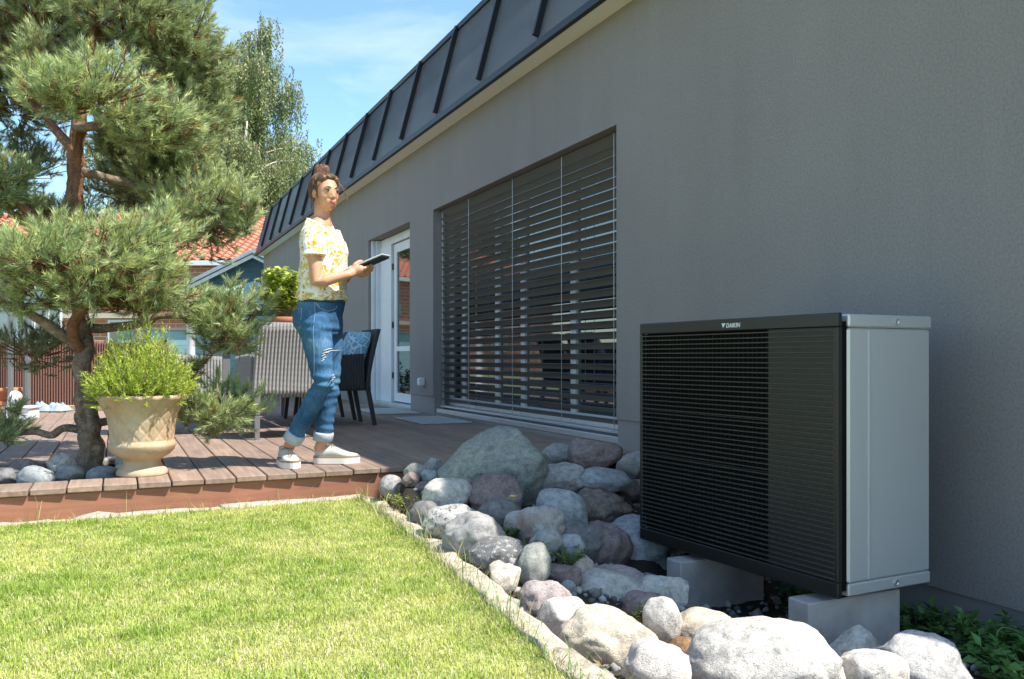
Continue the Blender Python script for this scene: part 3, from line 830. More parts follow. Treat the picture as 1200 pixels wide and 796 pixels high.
# stones in the opening round the pine trunk
def trunk_stones():
    for i, (x, y, z, a, b, ck, lb) in enumerate((
        (-3.47, 5.17, -.005, .10, .065, 'blue', 'pale blue flat stone at the deck opening, leftmost by the pine trunk'),
        (-3.31, 5.28, -.01, .09, .055, 'grey', 'mottled grey stone in the deck opening left of the pine trunk'),
        (-3.16, 5.24, -.015, .085, .05, 'blue', 'low blue grey stone directly before the pine trunk'),
        (-3.36, 5.50, .02, .10, .06, 'white', 'white stone behind the others, left of the pine trunk'),
        (-3.03, 5.30, -.01, .08, .05, 'pale', 'pale flat stone between pine trunk and urn'),
        (-3.02, 5.50, .01, .085, .06, 'pale', 'upright pale stone behind the urn foot'),
        (-3.62, 5.30, -.01, .09, .05, 'dgrey', 'dark grey stone at the left end of the deck opening'),
        (-3.55, 5.55, .0, .09, .06, 'maroon', 'brownish stone at the back of the deck opening'),
        (-3.75, 5.35, -.01, .1, .06, 'grey', 'grey stone at the image border beside the deck opening'),
        (-3.2, 5.75, -.01, .09, .06, 'grey', 'grey stone behind the pine trunk in the deck opening'))):
        o = link('stone', rock_mesh('rock', a, b, a * .8, 'ang' if i % 2 else 'egg', 900 + i * 13, 4), RM[ck])
        o.location = (x, y, z); o.rotation_euler = (0, 0, random.uniform(-1, 1))
        tag(o, lb, 'stone', 'stones round the pine trunk')
    tag(link('opening_soil', box_mesh('opening_soil', -4.3, -3.0, 4.95, 5.95, -.12, -.06), M['soil']), 'soil in the deck opening round the trunk', kind='structure')
trunk_stones()

# ---------------------------------------------------------------- gravel and dry leaves between the rocks
def bed_litter():
    n = 2600; V, F, off = [], [], 0
    bm = bmesh.new(); bmesh.ops.create_icosphere(bm, subdivisions=1, radius=1.0)
    base = np.array([v.co[:] for v in bm.verts]); tri = np.array([[v.index for v in f.verts] for f in bm.faces]); bm.free()
    y = rng.uniform(1.2, 4.7, n); kx = np.interp(y, [k[1] for k in KERB][::-1], [k[0] for k in KERB][::-1])
    x = kx + .06 + rng.uniform(0, 1, n) * (-.06 - kx - .06)
    z = np.array([bed_height(a, b) for a, b in zip(x, y)]); ok = z < -.05
    x, y, z = x[ok], y[ok], np.minimum(z[ok], np.where((x[ok] < kx[ok] + .1), -.2, 9)); n = len(x)
    s = rng.uniform(.006, .02, n) * np.where(rng.uniform(0, 1, n) > .93, 1.8, 1)
    P = base[None] * (s[:, None] * rng.uniform(.6, 1.2, (n, 3)))[:, None, :] * (1 + rng.uniform(-.22, .22, (n, len(base), 1))) + np.stack([x, y, z + .003], 1)[:, None]
    F = tri[None] + (np.arange(n) * len(base))[:, None, None]
    g = rng.uniform(.10, .42, n)[:, None] * np.stack([rng.uniform(.98, 1.12, n), np.ones(n), rng.uniform(.86, 1.02, n)], 1)
    m = leaf_mat('gravel', (1, 1, 1), .9, 0.0, .2)
    tag(link('gravel', np_mesh('gravel', P.reshape(-1, 3), F.reshape(-1, 3), False, np.repeat(g[:, None], len(base), 1).reshape(-1, 3)), m), 'small gravel lying between the boulders', 'gravel', kind='stuff')
    n = 420; k = rng.integers(0, len(x), n); P = np.stack([x[k], y[k], z[k] + .012], 1) + rng.normal(0, .02, (n, 3)) * np.array([1, 1, .2])
    D = rand_dirs(n); D[:, 2] *= .25; N = np.tile([0, 0, 1.0], (n, 1)) + rng.normal(0, .4, (n, 3))
    c = np.array([.24, .14, .07]) * rng.uniform(.5, 1.3, n)[:, None]
    v, f, cl = leaf_quads(P, D, N, rng.uniform(.02, .045, n), rng.uniform(.008, .018, n), c)
    tag(link('dry_leaves', np_mesh('dry_leaves', v, f, False, cl), m), 'dry brown leaves caught between the boulders', 'leaves', kind='stuff')

# ---------------------------------------------------------------- grass
def blades(n, x, y, z, length, width, lean, colour, curl=.5):
    """bent grass blades, 3 triangles each"""
    az = rng.uniform(0, 2 * np.pi, n); ln = length; w = width
    dx, dy = np.cos(az), np.sin(az)
    base = np.stack([x, y, z], 1)
    out = np.stack([dx, dy, np.zeros(n)], 1); side = np.stack([-dy, dx, np.zeros(n)], 1)
    up = np.array([0, 0, 1.0])
    a1 = lean[:, None]; a2 = np.clip(lean + curl, 0, 1.9)[:, None]
    m = base + (up * np.cos(a1) + out * np.sin(a1)) * (ln * .55)[:, None]
    t = m + (up * np.cos(a2) + out * np.sin(a2)) * (ln * .45)[:, None]
    h = (w / 2)[:, None]
    V = np.empty((n, 5, 3)); V[:, 0] = base - side * h; V[:, 1] = base + side * h; V[:, 2] = m + side * h * .8; V[:, 3] = m - side * h * .8; V[:, 4] = t
    i = np.arange(n)[:, None] * 5
    F = np.concatenate([i + [[0, 1, 2]], i + [[0, 2, 3]], i + [[3, 2, 4]]], 0)
    C = np.repeat(colour[:, None, :], 5, 1)
    return V.reshape(-1, 3), F, C.reshape(-1, 3)
def vnoise(x, y, f, s):
    return np.array([noise.noise(Vector((a * f, b * f, s))) for a, b in zip(x, y)])
def grass():
    M['grass'] = leaf_mat('grass blades', (1, 1, 1), .55, .3, .25)
    def area(n, y0, y1, x0, wid, lscale):
        y = rng.uniform(y0, y1, n); kx = np.interp(y, [k[1] for k in KERB][::-1], [k[0] for k in KERB][::-1]) - .035
        if x0 is not None: kx = np.minimum(kx, x0)
        x = kx - rng.uniform(0, 1, n) ** 1.0 * wid
        ey = 4.92 - .068 * (-x) - .07
        ok = y < ey; x, y = x[ok], y[ok]; return x, y
    parts = []
    for (n, y0, y1, x0, wid) in ((330000, 1.55, 4.75, None, 2.05), (70000, 1.0, 4.75, -3.9, 1.8), (50000, -.6, 1.55, None, 3.6)):
        x, y = area(n, y0, y1, x0, wid, 1); n = len(x)
        pn = .5 + .75 * vnoise(x, y, 1.9, 3.1) + .6 * vnoise(x, y, 8.5, 8.2)
        pn = np.clip(pn, 0, 1)
        rnd = rng.uniform(0, 1, n)
        fresh = np.array([.245, .375, .045]); yel = np.array([.56, .575, .15]); straw = np.array([.74, .66, .42]); dark = np.array([.15, .235, .045])
        k = np.clip(.85 * pn + .5 * (rng.uniform(0, 1, n) - .4), 0, 1)[:, None]
        col = fresh * (1 - k) + yel * k
        col = np.where((rnd > .95 - .22 * pn)[:, None], straw, col); col = np.where((rnd < .10)[:, None], dark, col)
        col = col * rng.uniform(.82, 1.18, n)[:, None]
        dry = (rnd > .80)
        ln = rng.uniform(.012, .030, n) * (1 + .55 * np.clip(vnoise(x, y, 11.0, 21.0), -.7, 1)) * (1.1 - .3 * pn); ln = np.where(rng.uniform(0, 1, n) > .975, ln * 1.6, ln)
        wd = rng.uniform(.0014, .0027, n)
        lean = np.abs(rng.normal(.45, .35, n)) + dry * .35
        parts.append(blades(n, x, y, np.full(n, -.157), ln, wd, lean, col, .6))
    off = 0; VV, FF, CC = [], [], []
    for V, F, C in parts:
        VV.append(V); FF.append(F + off); CC.append(C); off += len(V)
    me = np_mesh('grass', np.concatenate(VV), np.concatenate(FF), False, np.concatenate(CC))
    tag(link('grass', me, M['grass']), 'short sunlit grass of the lawn with dry straw patches', 'grass', kind='stuff')
    # long loose stalks along the kerb and the deck front
    n = 1500
    y = rng.uniform(1.6, 4.72, n); x = np.interp(y, [k[1] for k in KERB][::-1], [k[0] for k in KERB][::-1]) + rng.uniform(-.075, -.015, n) + (rng.uniform(0, 1, n) > .93) * .07
    n2 = 420; x2 = rng.uniform(-4.3, -1.9, n2); y2 = 4.92 + .068 * x2 - .03 - rng.uniform(0, .10, n2)
    x = np.concatenate([x, x2]); y = np.concatenate([y, y2]); n = len(x)
    col = np.where((rng.uniform(0, 1, n) > .55)[:, None], np.array([.46, .42, .2]), np.array([.17, .27, .05])) * rng.uniform(.8, 1.1, n)[:, None]
    V, F, C = blades(n, x, y, np.full(n, -.17), np.where(rng.uniform(0, 1, n) > .9, rng.uniform(.12, .22, n), rng.uniform(.05, .1, n)), rng.uniform(.002, .0035, n), np.abs(rng.normal(.4, .35, n)), col, .7)
    tag(link('grass_fringe', np_mesh('grass_fringe', V, F, False, C), M['grass']), 'loose longer grass stalks growing along the kerb stones', 'grass', kind='stuff')
grass()

# ---------------------------------------------------------------- leaves in general
def leaf_quads(P, D, N, ln, wd, col):
    """flat pointed leaves: P base, D direction, N normal-ish; 2 triangles (a kite)"""
    n = len(P); D = D / np.linalg.norm(D, axis=1)[:, None]
    S = np.cross(D, N); S /= (np.linalg.norm(S, axis=1)[:, None] + 1e-9)
    U = np.cross(S, D)
    V = np.empty((n, 4, 3))
    V[:, 0] = P; V[:, 2] = P + D * ln[:, None] - U * (ln * .12)[:, None]
    mid = P + D * (ln * .45)[:, None] + U * (ln * .06)[:, None]
    V[:, 1] = mid + S * (wd / 2)[:, None]; V[:, 3] = mid - S * (wd / 2)[:, None]
    i = np.arange(n)[:, None] * 4
    F = np.concatenate([i + [[0, 1, 2]], i + [[0, 2, 3]]], 0)
    return V.reshape(-1, 3), F, np.repeat(col[:, None, :], 4, 1).reshape(-1, 3)
def rand_dirs(n):
    v = rng.normal(size=(n, 3)); return v / np.linalg.norm(v, axis=1)[:, None]

bed_litter()
# centre x, y, z, half width, half height, density, shade of inner and rear clumps painted into the needles
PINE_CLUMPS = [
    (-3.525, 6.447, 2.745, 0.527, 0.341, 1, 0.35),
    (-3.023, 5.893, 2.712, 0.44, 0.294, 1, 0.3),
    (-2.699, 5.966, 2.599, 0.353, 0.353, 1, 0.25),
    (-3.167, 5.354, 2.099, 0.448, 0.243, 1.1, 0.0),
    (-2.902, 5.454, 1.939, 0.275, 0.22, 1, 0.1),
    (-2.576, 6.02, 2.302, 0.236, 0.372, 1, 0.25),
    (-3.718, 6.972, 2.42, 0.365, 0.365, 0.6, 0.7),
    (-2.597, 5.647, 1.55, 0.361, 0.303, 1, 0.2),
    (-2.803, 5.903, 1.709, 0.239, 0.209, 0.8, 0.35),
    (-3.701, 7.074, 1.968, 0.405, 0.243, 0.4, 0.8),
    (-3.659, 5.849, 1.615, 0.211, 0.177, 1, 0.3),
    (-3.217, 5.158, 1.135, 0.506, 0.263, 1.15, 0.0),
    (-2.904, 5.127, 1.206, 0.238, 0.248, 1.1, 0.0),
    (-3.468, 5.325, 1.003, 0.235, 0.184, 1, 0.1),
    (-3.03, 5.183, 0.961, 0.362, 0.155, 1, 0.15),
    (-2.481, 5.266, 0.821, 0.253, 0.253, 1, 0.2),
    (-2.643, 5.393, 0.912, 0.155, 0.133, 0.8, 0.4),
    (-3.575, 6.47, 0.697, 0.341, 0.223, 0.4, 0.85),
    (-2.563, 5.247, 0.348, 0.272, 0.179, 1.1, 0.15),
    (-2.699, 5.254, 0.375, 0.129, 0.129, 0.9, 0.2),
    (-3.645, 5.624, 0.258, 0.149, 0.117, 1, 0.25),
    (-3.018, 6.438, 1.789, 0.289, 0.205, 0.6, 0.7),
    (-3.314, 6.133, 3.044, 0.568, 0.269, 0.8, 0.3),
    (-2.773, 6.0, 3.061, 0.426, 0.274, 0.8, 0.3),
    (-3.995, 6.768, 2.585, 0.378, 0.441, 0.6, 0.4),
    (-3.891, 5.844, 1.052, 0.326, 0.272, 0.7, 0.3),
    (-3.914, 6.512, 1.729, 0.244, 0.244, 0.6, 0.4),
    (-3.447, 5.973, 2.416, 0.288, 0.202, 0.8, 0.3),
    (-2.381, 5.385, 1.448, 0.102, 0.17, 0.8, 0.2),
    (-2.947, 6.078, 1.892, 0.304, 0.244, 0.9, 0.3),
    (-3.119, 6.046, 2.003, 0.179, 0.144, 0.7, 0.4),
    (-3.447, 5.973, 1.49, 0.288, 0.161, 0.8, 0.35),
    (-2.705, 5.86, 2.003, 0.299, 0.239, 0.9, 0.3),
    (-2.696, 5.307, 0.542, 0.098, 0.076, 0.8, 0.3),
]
PINE_TRUNK = [
    (-3.243, 5.498, -0.038, 0.1),
    (-3.234, 5.494, 0.087, 0.082),
    (-3.226, 5.49, 0.231, 0.078),
    (-3.247, 5.5, 0.399, 0.07),
    (-3.261, 5.528, 0.567, 0.064),
    (-3.262, 5.562, 0.712, 0.062),
    (-3.284, 5.681, 1.061, 0.058),
    (-3.311, 5.803, 1.473, 0.058),
    (-3.313, 5.859, 1.787, 0.056),
    (-3.282, 5.9, 2.107, 0.046),
    (-3.232, 5.932, 2.485, 0.036),
    (-3.186, 5.966, 2.922, 0.025),
    (-3.157, 5.953, 3.236, 0.012),
]
PINE_BRANCHES = [
    [(-3.262, 5.539, 0.673, 0.032), (-3.335, 5.539, 0.721, 0.03), (-3.441, 5.532, 0.806, 0.027), (-3.566, 5.534, 0.888, 0.022), (-3.674, 5.582, 0.968, 0.015)],
    [(-3.266, 5.541, 0.654, 0.034), (-3.307, 5.472, 0.739, 0.032), (-3.296, 5.412, 0.827, 0.03), (-3.242, 5.333, 0.904, 0.027), (-3.19, 5.255, 0.984, 0.023), (-3.164, 5.189, 1.095, 0.015)],
    [(-3.313, 5.859, 1.864, 0.035), (-3.396, 6.06, 1.978, 0.03), (-3.514, 6.442, 2.192, 0.024), (-3.654, 6.834, 2.391, 0.015)],
    [(-3.247, 5.5, 0.207, 0.024), (-3.356, 5.527, 0.223, 0.022), (-3.421, 5.545, 0.185, 0.021), (-3.508, 5.584, 0.204, 0.019), (-3.636, 5.62, 0.187, 0.014)],
    [(-3.226, 5.512, 0.248, 0.024), (-3.138, 5.506, 0.256, 0.022), (-3.027, 5.478, 0.284, 0.02), (-2.805, 5.378, 0.313, 0.017), (-2.585, 5.257, 0.343, 0.01)],
    [(-3.263, 5.584, 0.786, 0.03), (-3.117, 5.551, 0.792, 0.026), (-2.938, 5.471, 0.821, 0.023), (-2.857, 5.434, 0.86, 0.021), (-2.689, 5.392, 0.852, 0.017), (-2.499, 5.274, 0.787, 0.01)],
    [(-3.311, 5.803, 1.498, 0.03), (-3.436, 5.804, 1.405, 0.028), (-3.569, 5.809, 1.482, 0.022), (-3.659, 5.849, 1.581, 0.012)],
    [(-3.305, 5.888, 1.999, 0.03), (-3.162, 5.626, 1.977, 0.024), (-3.072, 5.421, 2.033, 0.018), (-3.158, 5.35, 2.084, 0.01)],
    [(-3.295, 5.85, 1.736, 0.03), (-3.023, 5.893, 1.69, 0.024), (-2.784, 5.785, 1.611, 0.02), (-2.574, 5.636, 1.524, 0.012)],
    [(-3.268, 5.893, 2.21, 0.026), (-3.023, 5.893, 2.319, 0.022), (-2.778, 5.892, 2.457, 0.016), (-2.649, 5.944, 2.409, 0.01)],
    [(-3.291, 5.739, 1.265, 0.026), (-3.16, 5.461, 1.24, 0.022), (-2.987, 5.219, 1.198, 0.018), (-2.883, 5.117, 1.215, 0.01)],
    [(-3.242, 5.936, 2.433, 0.022), (-3.387, 6.166, 2.59, 0.018), (-3.546, 6.402, 2.699, 0.01)],
    [(-3.281, 5.735, 1.215, 0.024), (-3.333, 5.484, 1.139, 0.02), (-3.451, 5.372, 1.03, 0.012)],
]
# ---------------------------------------------------------------- pine with cloud shaped clumps
M['needle'] = leaf_mat('pine needles', (1, 1, 1), .45, .2, .4)
M['bark'] = rock_mat('pine bark', (.38, .30, .235), (.13, .10, .078), (.50, .44, .37), .6, 40, bump=1.0)
M['bark_red'] = rock_mat('reddish pine bark', (.30, .155, .09), (.16, .08, .05), (.36, .25, .18), .4, 50, bump=.9)
def pine():
    base = PINE_TRUNK[0]
    root = tag(empty('pine_tree', (base[0], base[1], -.05)), 'tall gnarled pine growing through the deck with cloud shaped needle clumps', 'tree')
    off = Vector((base[0], base[1], -.05))
    Q = catmull(PINE_TRUNK, 9); lo = [q for q in Q if q[2] < .66]; hi = [q for q in Q if q[2] >= .60]
    pts = [(q[0] + .02 * noise.noise(Vector((q[2] * 5, 0, 0))), q[1], q[2]) for q in Q]
    V, F = tube_vf(pts, [q[3] * .76 for q in Q], 36, gnarl=.42, seed=3.0)
    me = py_mesh('trunk', V, F, True); me.materials.append(M['bark']); me.materials.append(M['bark_red'])
    for p in me.polygons:
        if sum(me.vertices[v].co.z for v in p.vertices) / len(p.vertices) > .95 + .15 * noise.noise(me.vertices[p.vertices[0]].co * 6): p.material_index = 1
    o = link('trunk', me, None, root); o.location = -off
    for k, br in enumerate(PINE_BRANCHES):
        Qb = catmull(br, 6)
        V, F = tube_vf([q[:3] for q in Qb], [q[3] for q in Qb], 10, gnarl=.22, seed=k * 3.1)
        o = link('branch', py_mesh('branch', V, F, True), M['bark_red'] if k in (1, 2, 6) else M['bark'], root); o.location = -off
    sp, sd, tone, clump_c = [], [], [], []
    for (x, y, z, a, b, dens, tn) in PINE_CLUMPS:
        d = (a + b) * .5
        area = 4 * math.pi * ((a * b) ** 1.6 / 3 + (a * d) ** 1.6 / 3 + (b * d) ** 1.6 / 3) ** (1 / 1.6)
        n = int(area * dens * 430)
        # the clump is a cluster of smaller tufts with gaps between them
        ks = max(7, int(area * 30)); sc = rand_dirs(ks) * rng.uniform(.45, .82, ks)[:, None]; sr = rng.uniform(.26, .46, ks)
        pick = rng.integers(0, ks, n); u2 = rand_dirs(n)
        q = sc[pick] + u2 * (sr[pick] * np.where(rng.uniform(0, 1, n) < .7, rng.uniform(.75, 1.05, n), rng.uniform(.2, .75, n)))[:, None]
        u = .45 * q / (np.linalg.norm(q, axis=1)[:, None] + 1e-6) + .75 * u2; u /= np.linalg.norm(u, axis=1)[:, None]
        loc = q * np.array([a, d, b])
        cy, sy = math.cos(YAW), math.sin(YAW)
        loc = np.stack([loc[:, 0] * cy - loc[:, 1] * sy, loc[:, 0] * sy + loc[:, 1] * cy, loc[:, 2]], 1)
        keep = (u[:, 2] > -.55) | (rng.uniform(0, 1, n) < .35)
        P = np.array([x, y, z]) + loc
        dirv = u * .8 + np.array([0, 0, .6]) + rng.normal(0, .28, (n, 3)); dirv /= np.linalg.norm(dirv, axis=1)[:, None]
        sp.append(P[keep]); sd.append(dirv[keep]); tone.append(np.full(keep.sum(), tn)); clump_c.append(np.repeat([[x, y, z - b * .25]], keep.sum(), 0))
    P, D, T, C0 = np.concatenate(sp), np.concatenate(sd), np.concatenate(tone), np.concatenate(clump_c)
    n = len(P); L = rng.uniform(.06, .125, n); nn = 50
    P = P - D * (L * .6)[:, None]
    t = np.tile(np.linspace(.12, 1.0, nn), (n, 1)) + rng.uniform(-.03, .03, (n, nn))
    ref = np.where((np.abs(D[:, 2]) < .9)[:, None], np.array([0, 0, 1.0]), np.array([1.0, 0, 0]))
    A = np.cross(D, ref); A /= np.linalg.norm(A, axis=1)[:, None]; B = np.cross(D, A)
    ph = rng.uniform(0, 2 * np.pi, (n, nn)); al = np.radians(rng.uniform(32, 62, (n, nn))) * (1.08 - .62 * t)
    rad = A[:, None] * np.cos(ph)[..., None] + B[:, None] * np.sin(ph)[..., None]
    nd = D[:, None] * np.cos(al)[..., None] + rad * np.sin(al)[..., None]
    nb = P[:, None] + D[:, None] * (t * L[:, None])[..., None]
    nl = rng.uniform(.036, .056, (n, nn)); w = .0020
    s = np.cross(nd, rand_dirs(n * nn).reshape(n, nn, 3)); s /= np.linalg.norm(s, axis=2)[..., None]
    V = np.empty((n, nn, 3, 3)); V[:, :, 0] = nb - s * w; V[:, :, 1] = nb + s * w; V[:, :, 2] = nb + nd * nl[..., None]
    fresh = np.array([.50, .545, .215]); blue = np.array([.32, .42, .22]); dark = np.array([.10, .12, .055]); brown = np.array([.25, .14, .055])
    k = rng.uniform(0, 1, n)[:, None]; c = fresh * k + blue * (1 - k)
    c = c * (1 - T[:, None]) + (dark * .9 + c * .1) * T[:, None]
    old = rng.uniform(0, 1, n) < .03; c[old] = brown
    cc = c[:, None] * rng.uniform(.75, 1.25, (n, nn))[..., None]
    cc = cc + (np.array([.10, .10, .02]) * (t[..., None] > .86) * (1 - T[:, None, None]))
    C = np.repeat(cc[:, :, None, :], 3, 2)
    F = np.arange(n * nn * 3).reshape(-1, 3)
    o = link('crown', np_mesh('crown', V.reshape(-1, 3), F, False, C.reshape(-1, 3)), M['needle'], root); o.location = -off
    # twigs: shoot stems and their way back to the heart of the clump
    m = n
    TB = C0 + (P - C0) * rng.uniform(.25, .6, (n, 1)); TB[:, 2] -= .02
    def prisms(P0, P1, r0, r1):
        d = P1 - P0; d /= np.linalg.norm(d, axis=1)[:, None]
        a = np.cross(d, np.where((np.abs(d[:, 2]) < .9)[:, None], np.array([0, 0, 1.0]), np.array([1.0, 0, 0]))); a /= np.linalg.norm(a, axis=1)[:, None]; b = np.cross(d, a)
        q = np.empty((len(P0), 6, 3))
        for i in range(3):
            e = a * math.cos(i * 2.0944) + b * math.sin(i * 2.0944); q[:, i] = P0 + e * r0; q[:, 3 + i] = P1 + e * r1
        idx = np.arange(len(P0))[:, None] * 6
        f = np.concatenate([idx + [[i, (i + 1) % 3, 3 + (i + 1) % 3, 3 + i]] for i in range(3)], 0)
        return q.reshape(-1, 3), f
    v1, f1 = prisms(P, P + D * L[:, None] * .97, .0024, .0012)
    sel = rng.uniform(0, 1, n) < .4
    v2, f2 = prisms(TB[sel], P[sel], .0045, .0024)
    o = link('twigs', np_mesh('twigs', np.concatenate([v1, v2]), np.concatenate([f1, f2 + len(v1)])), M['bark_red'], root); o.location = -off
    tag(o, kind='stuff')
pine()

# ---------------------------------------------------------------- stone urn and its shrub
def urn():
    m, nt, b = mat_new('sandstone urn'); vec = tex_coord(nt, (1, 1, 1), 'Object')
    f = n_noise(nt, vec, 7, 5); sp = nt.nodes.new('ShaderNodeSeparateXYZ'); nt.links.new(vec, sp.inputs[0])
    base = n_ramp(nt, f, [(.3, (.40, .29, .18)), (.7, (.53, .42, .29))])
    st = n_noise(nt, tex_coord(nt, (9, 9, 2.0)), 1.0, 4)
    base = n_mix(nt, n_ramp(nt, st, [(.5, (0, 0, 0)), (.72, (.55, .55, .55))]), base, (.36, .20, .09))
    nt.links.new(base, b.inputs['Base Color']); b.inputs['Roughness'].default_value = .9; b.inputs['Specular IOR Level'].default_value = .15
    n_bump(nt, b, n_noise(nt, vec, 90, 5), .5, .004)
    root = tag(empty('stone_urn', (-2.963, 5.055, .0)), 'cream stone urn with diamond lattice relief standing at the deck edge', 'urn')
    k = .00425
    prof = [(29.5, 0), (30, 1.5), (29.6, 5), (28, 7.5), (25, 10), (22.6, 14), (21.6, 17.5), (23, 19.5), (27, 22), (33, 26), (37.5, 31), (39.4, 36), (39.6, 38.5), (38.0, 40.0), (37.2, 42)]
    for i in range(22):
        t = i / 21; y = 42 + t * 46
        r = 37.2 + 1.6 * t + 9.6 * t ** 3.2; prof.append((r, y))
    prof += [(49.6, 91.5), (52.5, 94), (53.5, 96.5), (53.2, 98.6), (51.5, 99.6), (48.5, 99.3), (46.5, 97), (44, 90), (40, 86), (0.5, 85)]
    prof = [(r * k, z * k) for r, z in prof]
    def fn(a, z, i):
        zz = z / k
        d = .0
        if 43 < zz < 90 and i < 40:
            s = (zz - 43) / 47; n = 15
            u = a * n / (2 * math.pi)
            h = 2.4 * s
            g1 = abs(((u + h) % 1) - .5) ; g2 = abs(((u - h) % 1) - .5)
            g = min(.5 - g1, .5 - g2)
            d += -.0042 * math.exp(-(g / .055) ** 2) + .0016 * min(1, g / .2)
        if 94 < zz < 99.8 and i < 44: d += .0022 * math.sin(a * 36)
        d += .0015 * noise.noise(Vector((math.cos(a) * 2, math.sin(a) * 2, zz * .1)))
        return d
    lathe('urn_body', prof, m, root, 300, fn)
    so = lathe('potting_soil', [(.178, .371), (.11, .381), (.001, .384)], M['soil'], root, 24); 
    # bushy shrub with upright shoots
    M['shrub'] = leaf_mat('bright green shrub leaves', (1, 1, 1), .45, .32, .3)
    sh = tag(empty('potted_shrub', (-2.963, 5.055, .375)), 'bushy bright green needle leaved shrub planted in the stone urn', 'shrub')
    n = 760; az = rng.uniform(0, 2 * np.pi, n); rr = np.sqrt(rng.uniform(0, 1, n))
    P0 = np.stack([np.cos(az) * rr * .10, np.sin(az) * rr * .10, np.full(n, .0)], 1)
    tgt = np.stack([np.cos(az) * rr * .275, np.sin(az) * rr * .275, .41 - .30 * rr ** 1.7 + rng.uniform(-.16, .02, n)], 1)
    low = rng.uniform(0, 1, n) < .28
    tgt[low, 2] = rng.uniform(.03, .14, low.sum()); tgt[low, :2] *= 1.08
    tgt[:, 2] += np.where(rng.uniform(0, 1, n) > .9, rng.uniform(.02, .07, n), 0)
    VV, FF, CC, off = [], [], [], 0
    stems = []
    for i in range(n):
        a, c = P0[i], tgt[i]; mid = (a * .5 + c * .5); mid[:2] *= 1.12; mid[2] += .02
        m_ = 34; t = np.linspace(.30, 1, m_)[:, None]
        pts = (1 - t) ** 2 * a + 2 * t * (1 - t) * mid + t ** 2 * c + np.array([0, 0, .0])
        tip = c + np.array([0, 0, .035]) ; pts = pts + (t ** 3) * np.array([0, 0, .035])
        tan = np.gradient(pts, axis=0); tan /= np.linalg.norm(tan, axis=1)[:, None]
        rd = rand_dirs(m_); d = tan * .75 + rd * .62
        tt = t[:, 0]
        young = np.array([.56, .62, .10]); mature = np.array([.30, .42, .08])
        kk = np.clip(tt * 1.1 - .35 + rng.uniform(-.2, .2), 0, 1)[:, None]
        col = (mature * (1 - kk) + young * kk) * rng.uniform(.8, 1.2, m_)[:, None]
        v, f, cl = leaf_quads(pts, d, rand_dirs(m_), rng.uniform(.017, .029, m_), np.full(m_, .0048), col)
        VV.append(v); FF.append(f + off); CC.append(cl); off += len(v)
        if i % 3 == 0: stems.append(([tuple(a), tuple(mid), tuple(c)], [.003, .0022, .001]))
    link('foliage', np_mesh('foliage', np.concatenate(VV), np.concatenate(FF), False, np.concatenate(CC)), M['shrub'], sh)
    multi_tube('stems', stems, M['bark'], sh, 4)
urn()

# ---------------------------------------------------------------- small plants
M['leaf'] = leaf_mat('green leaves', (1, 1, 1), .4, .3, .4)
def leafy_plant(name, loc, h, spread, n_stem, per, ln, wd, c1, c2, label, cat='plant', group=None, droop=.4):
    root = tag(empty(name, loc), label, cat, group)
    VV, FF, CC, off, st = [], [], [], 0, []
    for i in range(n_stem):
        az = rng.uniform(0, 6.283); r = spread * math.sqrt(rng.uniform(.05, 1)); hh = h * rng.uniform(.5, 1.0)
        a = np.array([math.cos(az) * r * .25, math.sin(az) * r * .25, 0]); c = np.array([math.cos(az) * r, math.sin(az) * r, hh])
        mid = (a + c) / 2 + np.array([0, 0, hh * .25])
        t = np.sqrt(rng.uniform(.06, 1, per))[:, None]
        pts = (1 - t) ** 2 * a + 2 * t * (1 - t) * mid + t ** 2 * c
        d = rand_dirs(per); d[:, 2] = np.abs(d[:, 2]) * .5 - droop * .4; d += np.array([math.cos(az), math.sin(az), .1]) * .3
        k = rng.uniform(0, 1, per)[:, None]; col = (np.array(c1) * k + np.array(c2) * (1 - k)) * rng.uniform(.8, 1.2, per)[:, None]
        N = np.tile([0, 0, 1.0], (per, 1)) + rng.normal(0, .35, (per, 3))
        v, f, cl = leaf_quads(pts, d, N, rng.uniform(.6, 1.1, per) * ln, rng.uniform(.7, 1.1, per) * wd, col)
        VV.append(v); FF.append(f + off); CC.append(cl); off += len(v)
        st.append(([tuple(a), tuple(mid), tuple(c)], [.002, .0016, .0008]))
    link('leaves', np_mesh('leaves', np.concatenate(VV), np.concatenate(FF), False, np.concatenate(CC)), M['leaf'], root)
    multi_tube('stems', st, M['stem'], root, 4)
    return root
M['stem'] = simple('green stem', (.20, .26, .09), .6, (.14, .18, .06), 10)
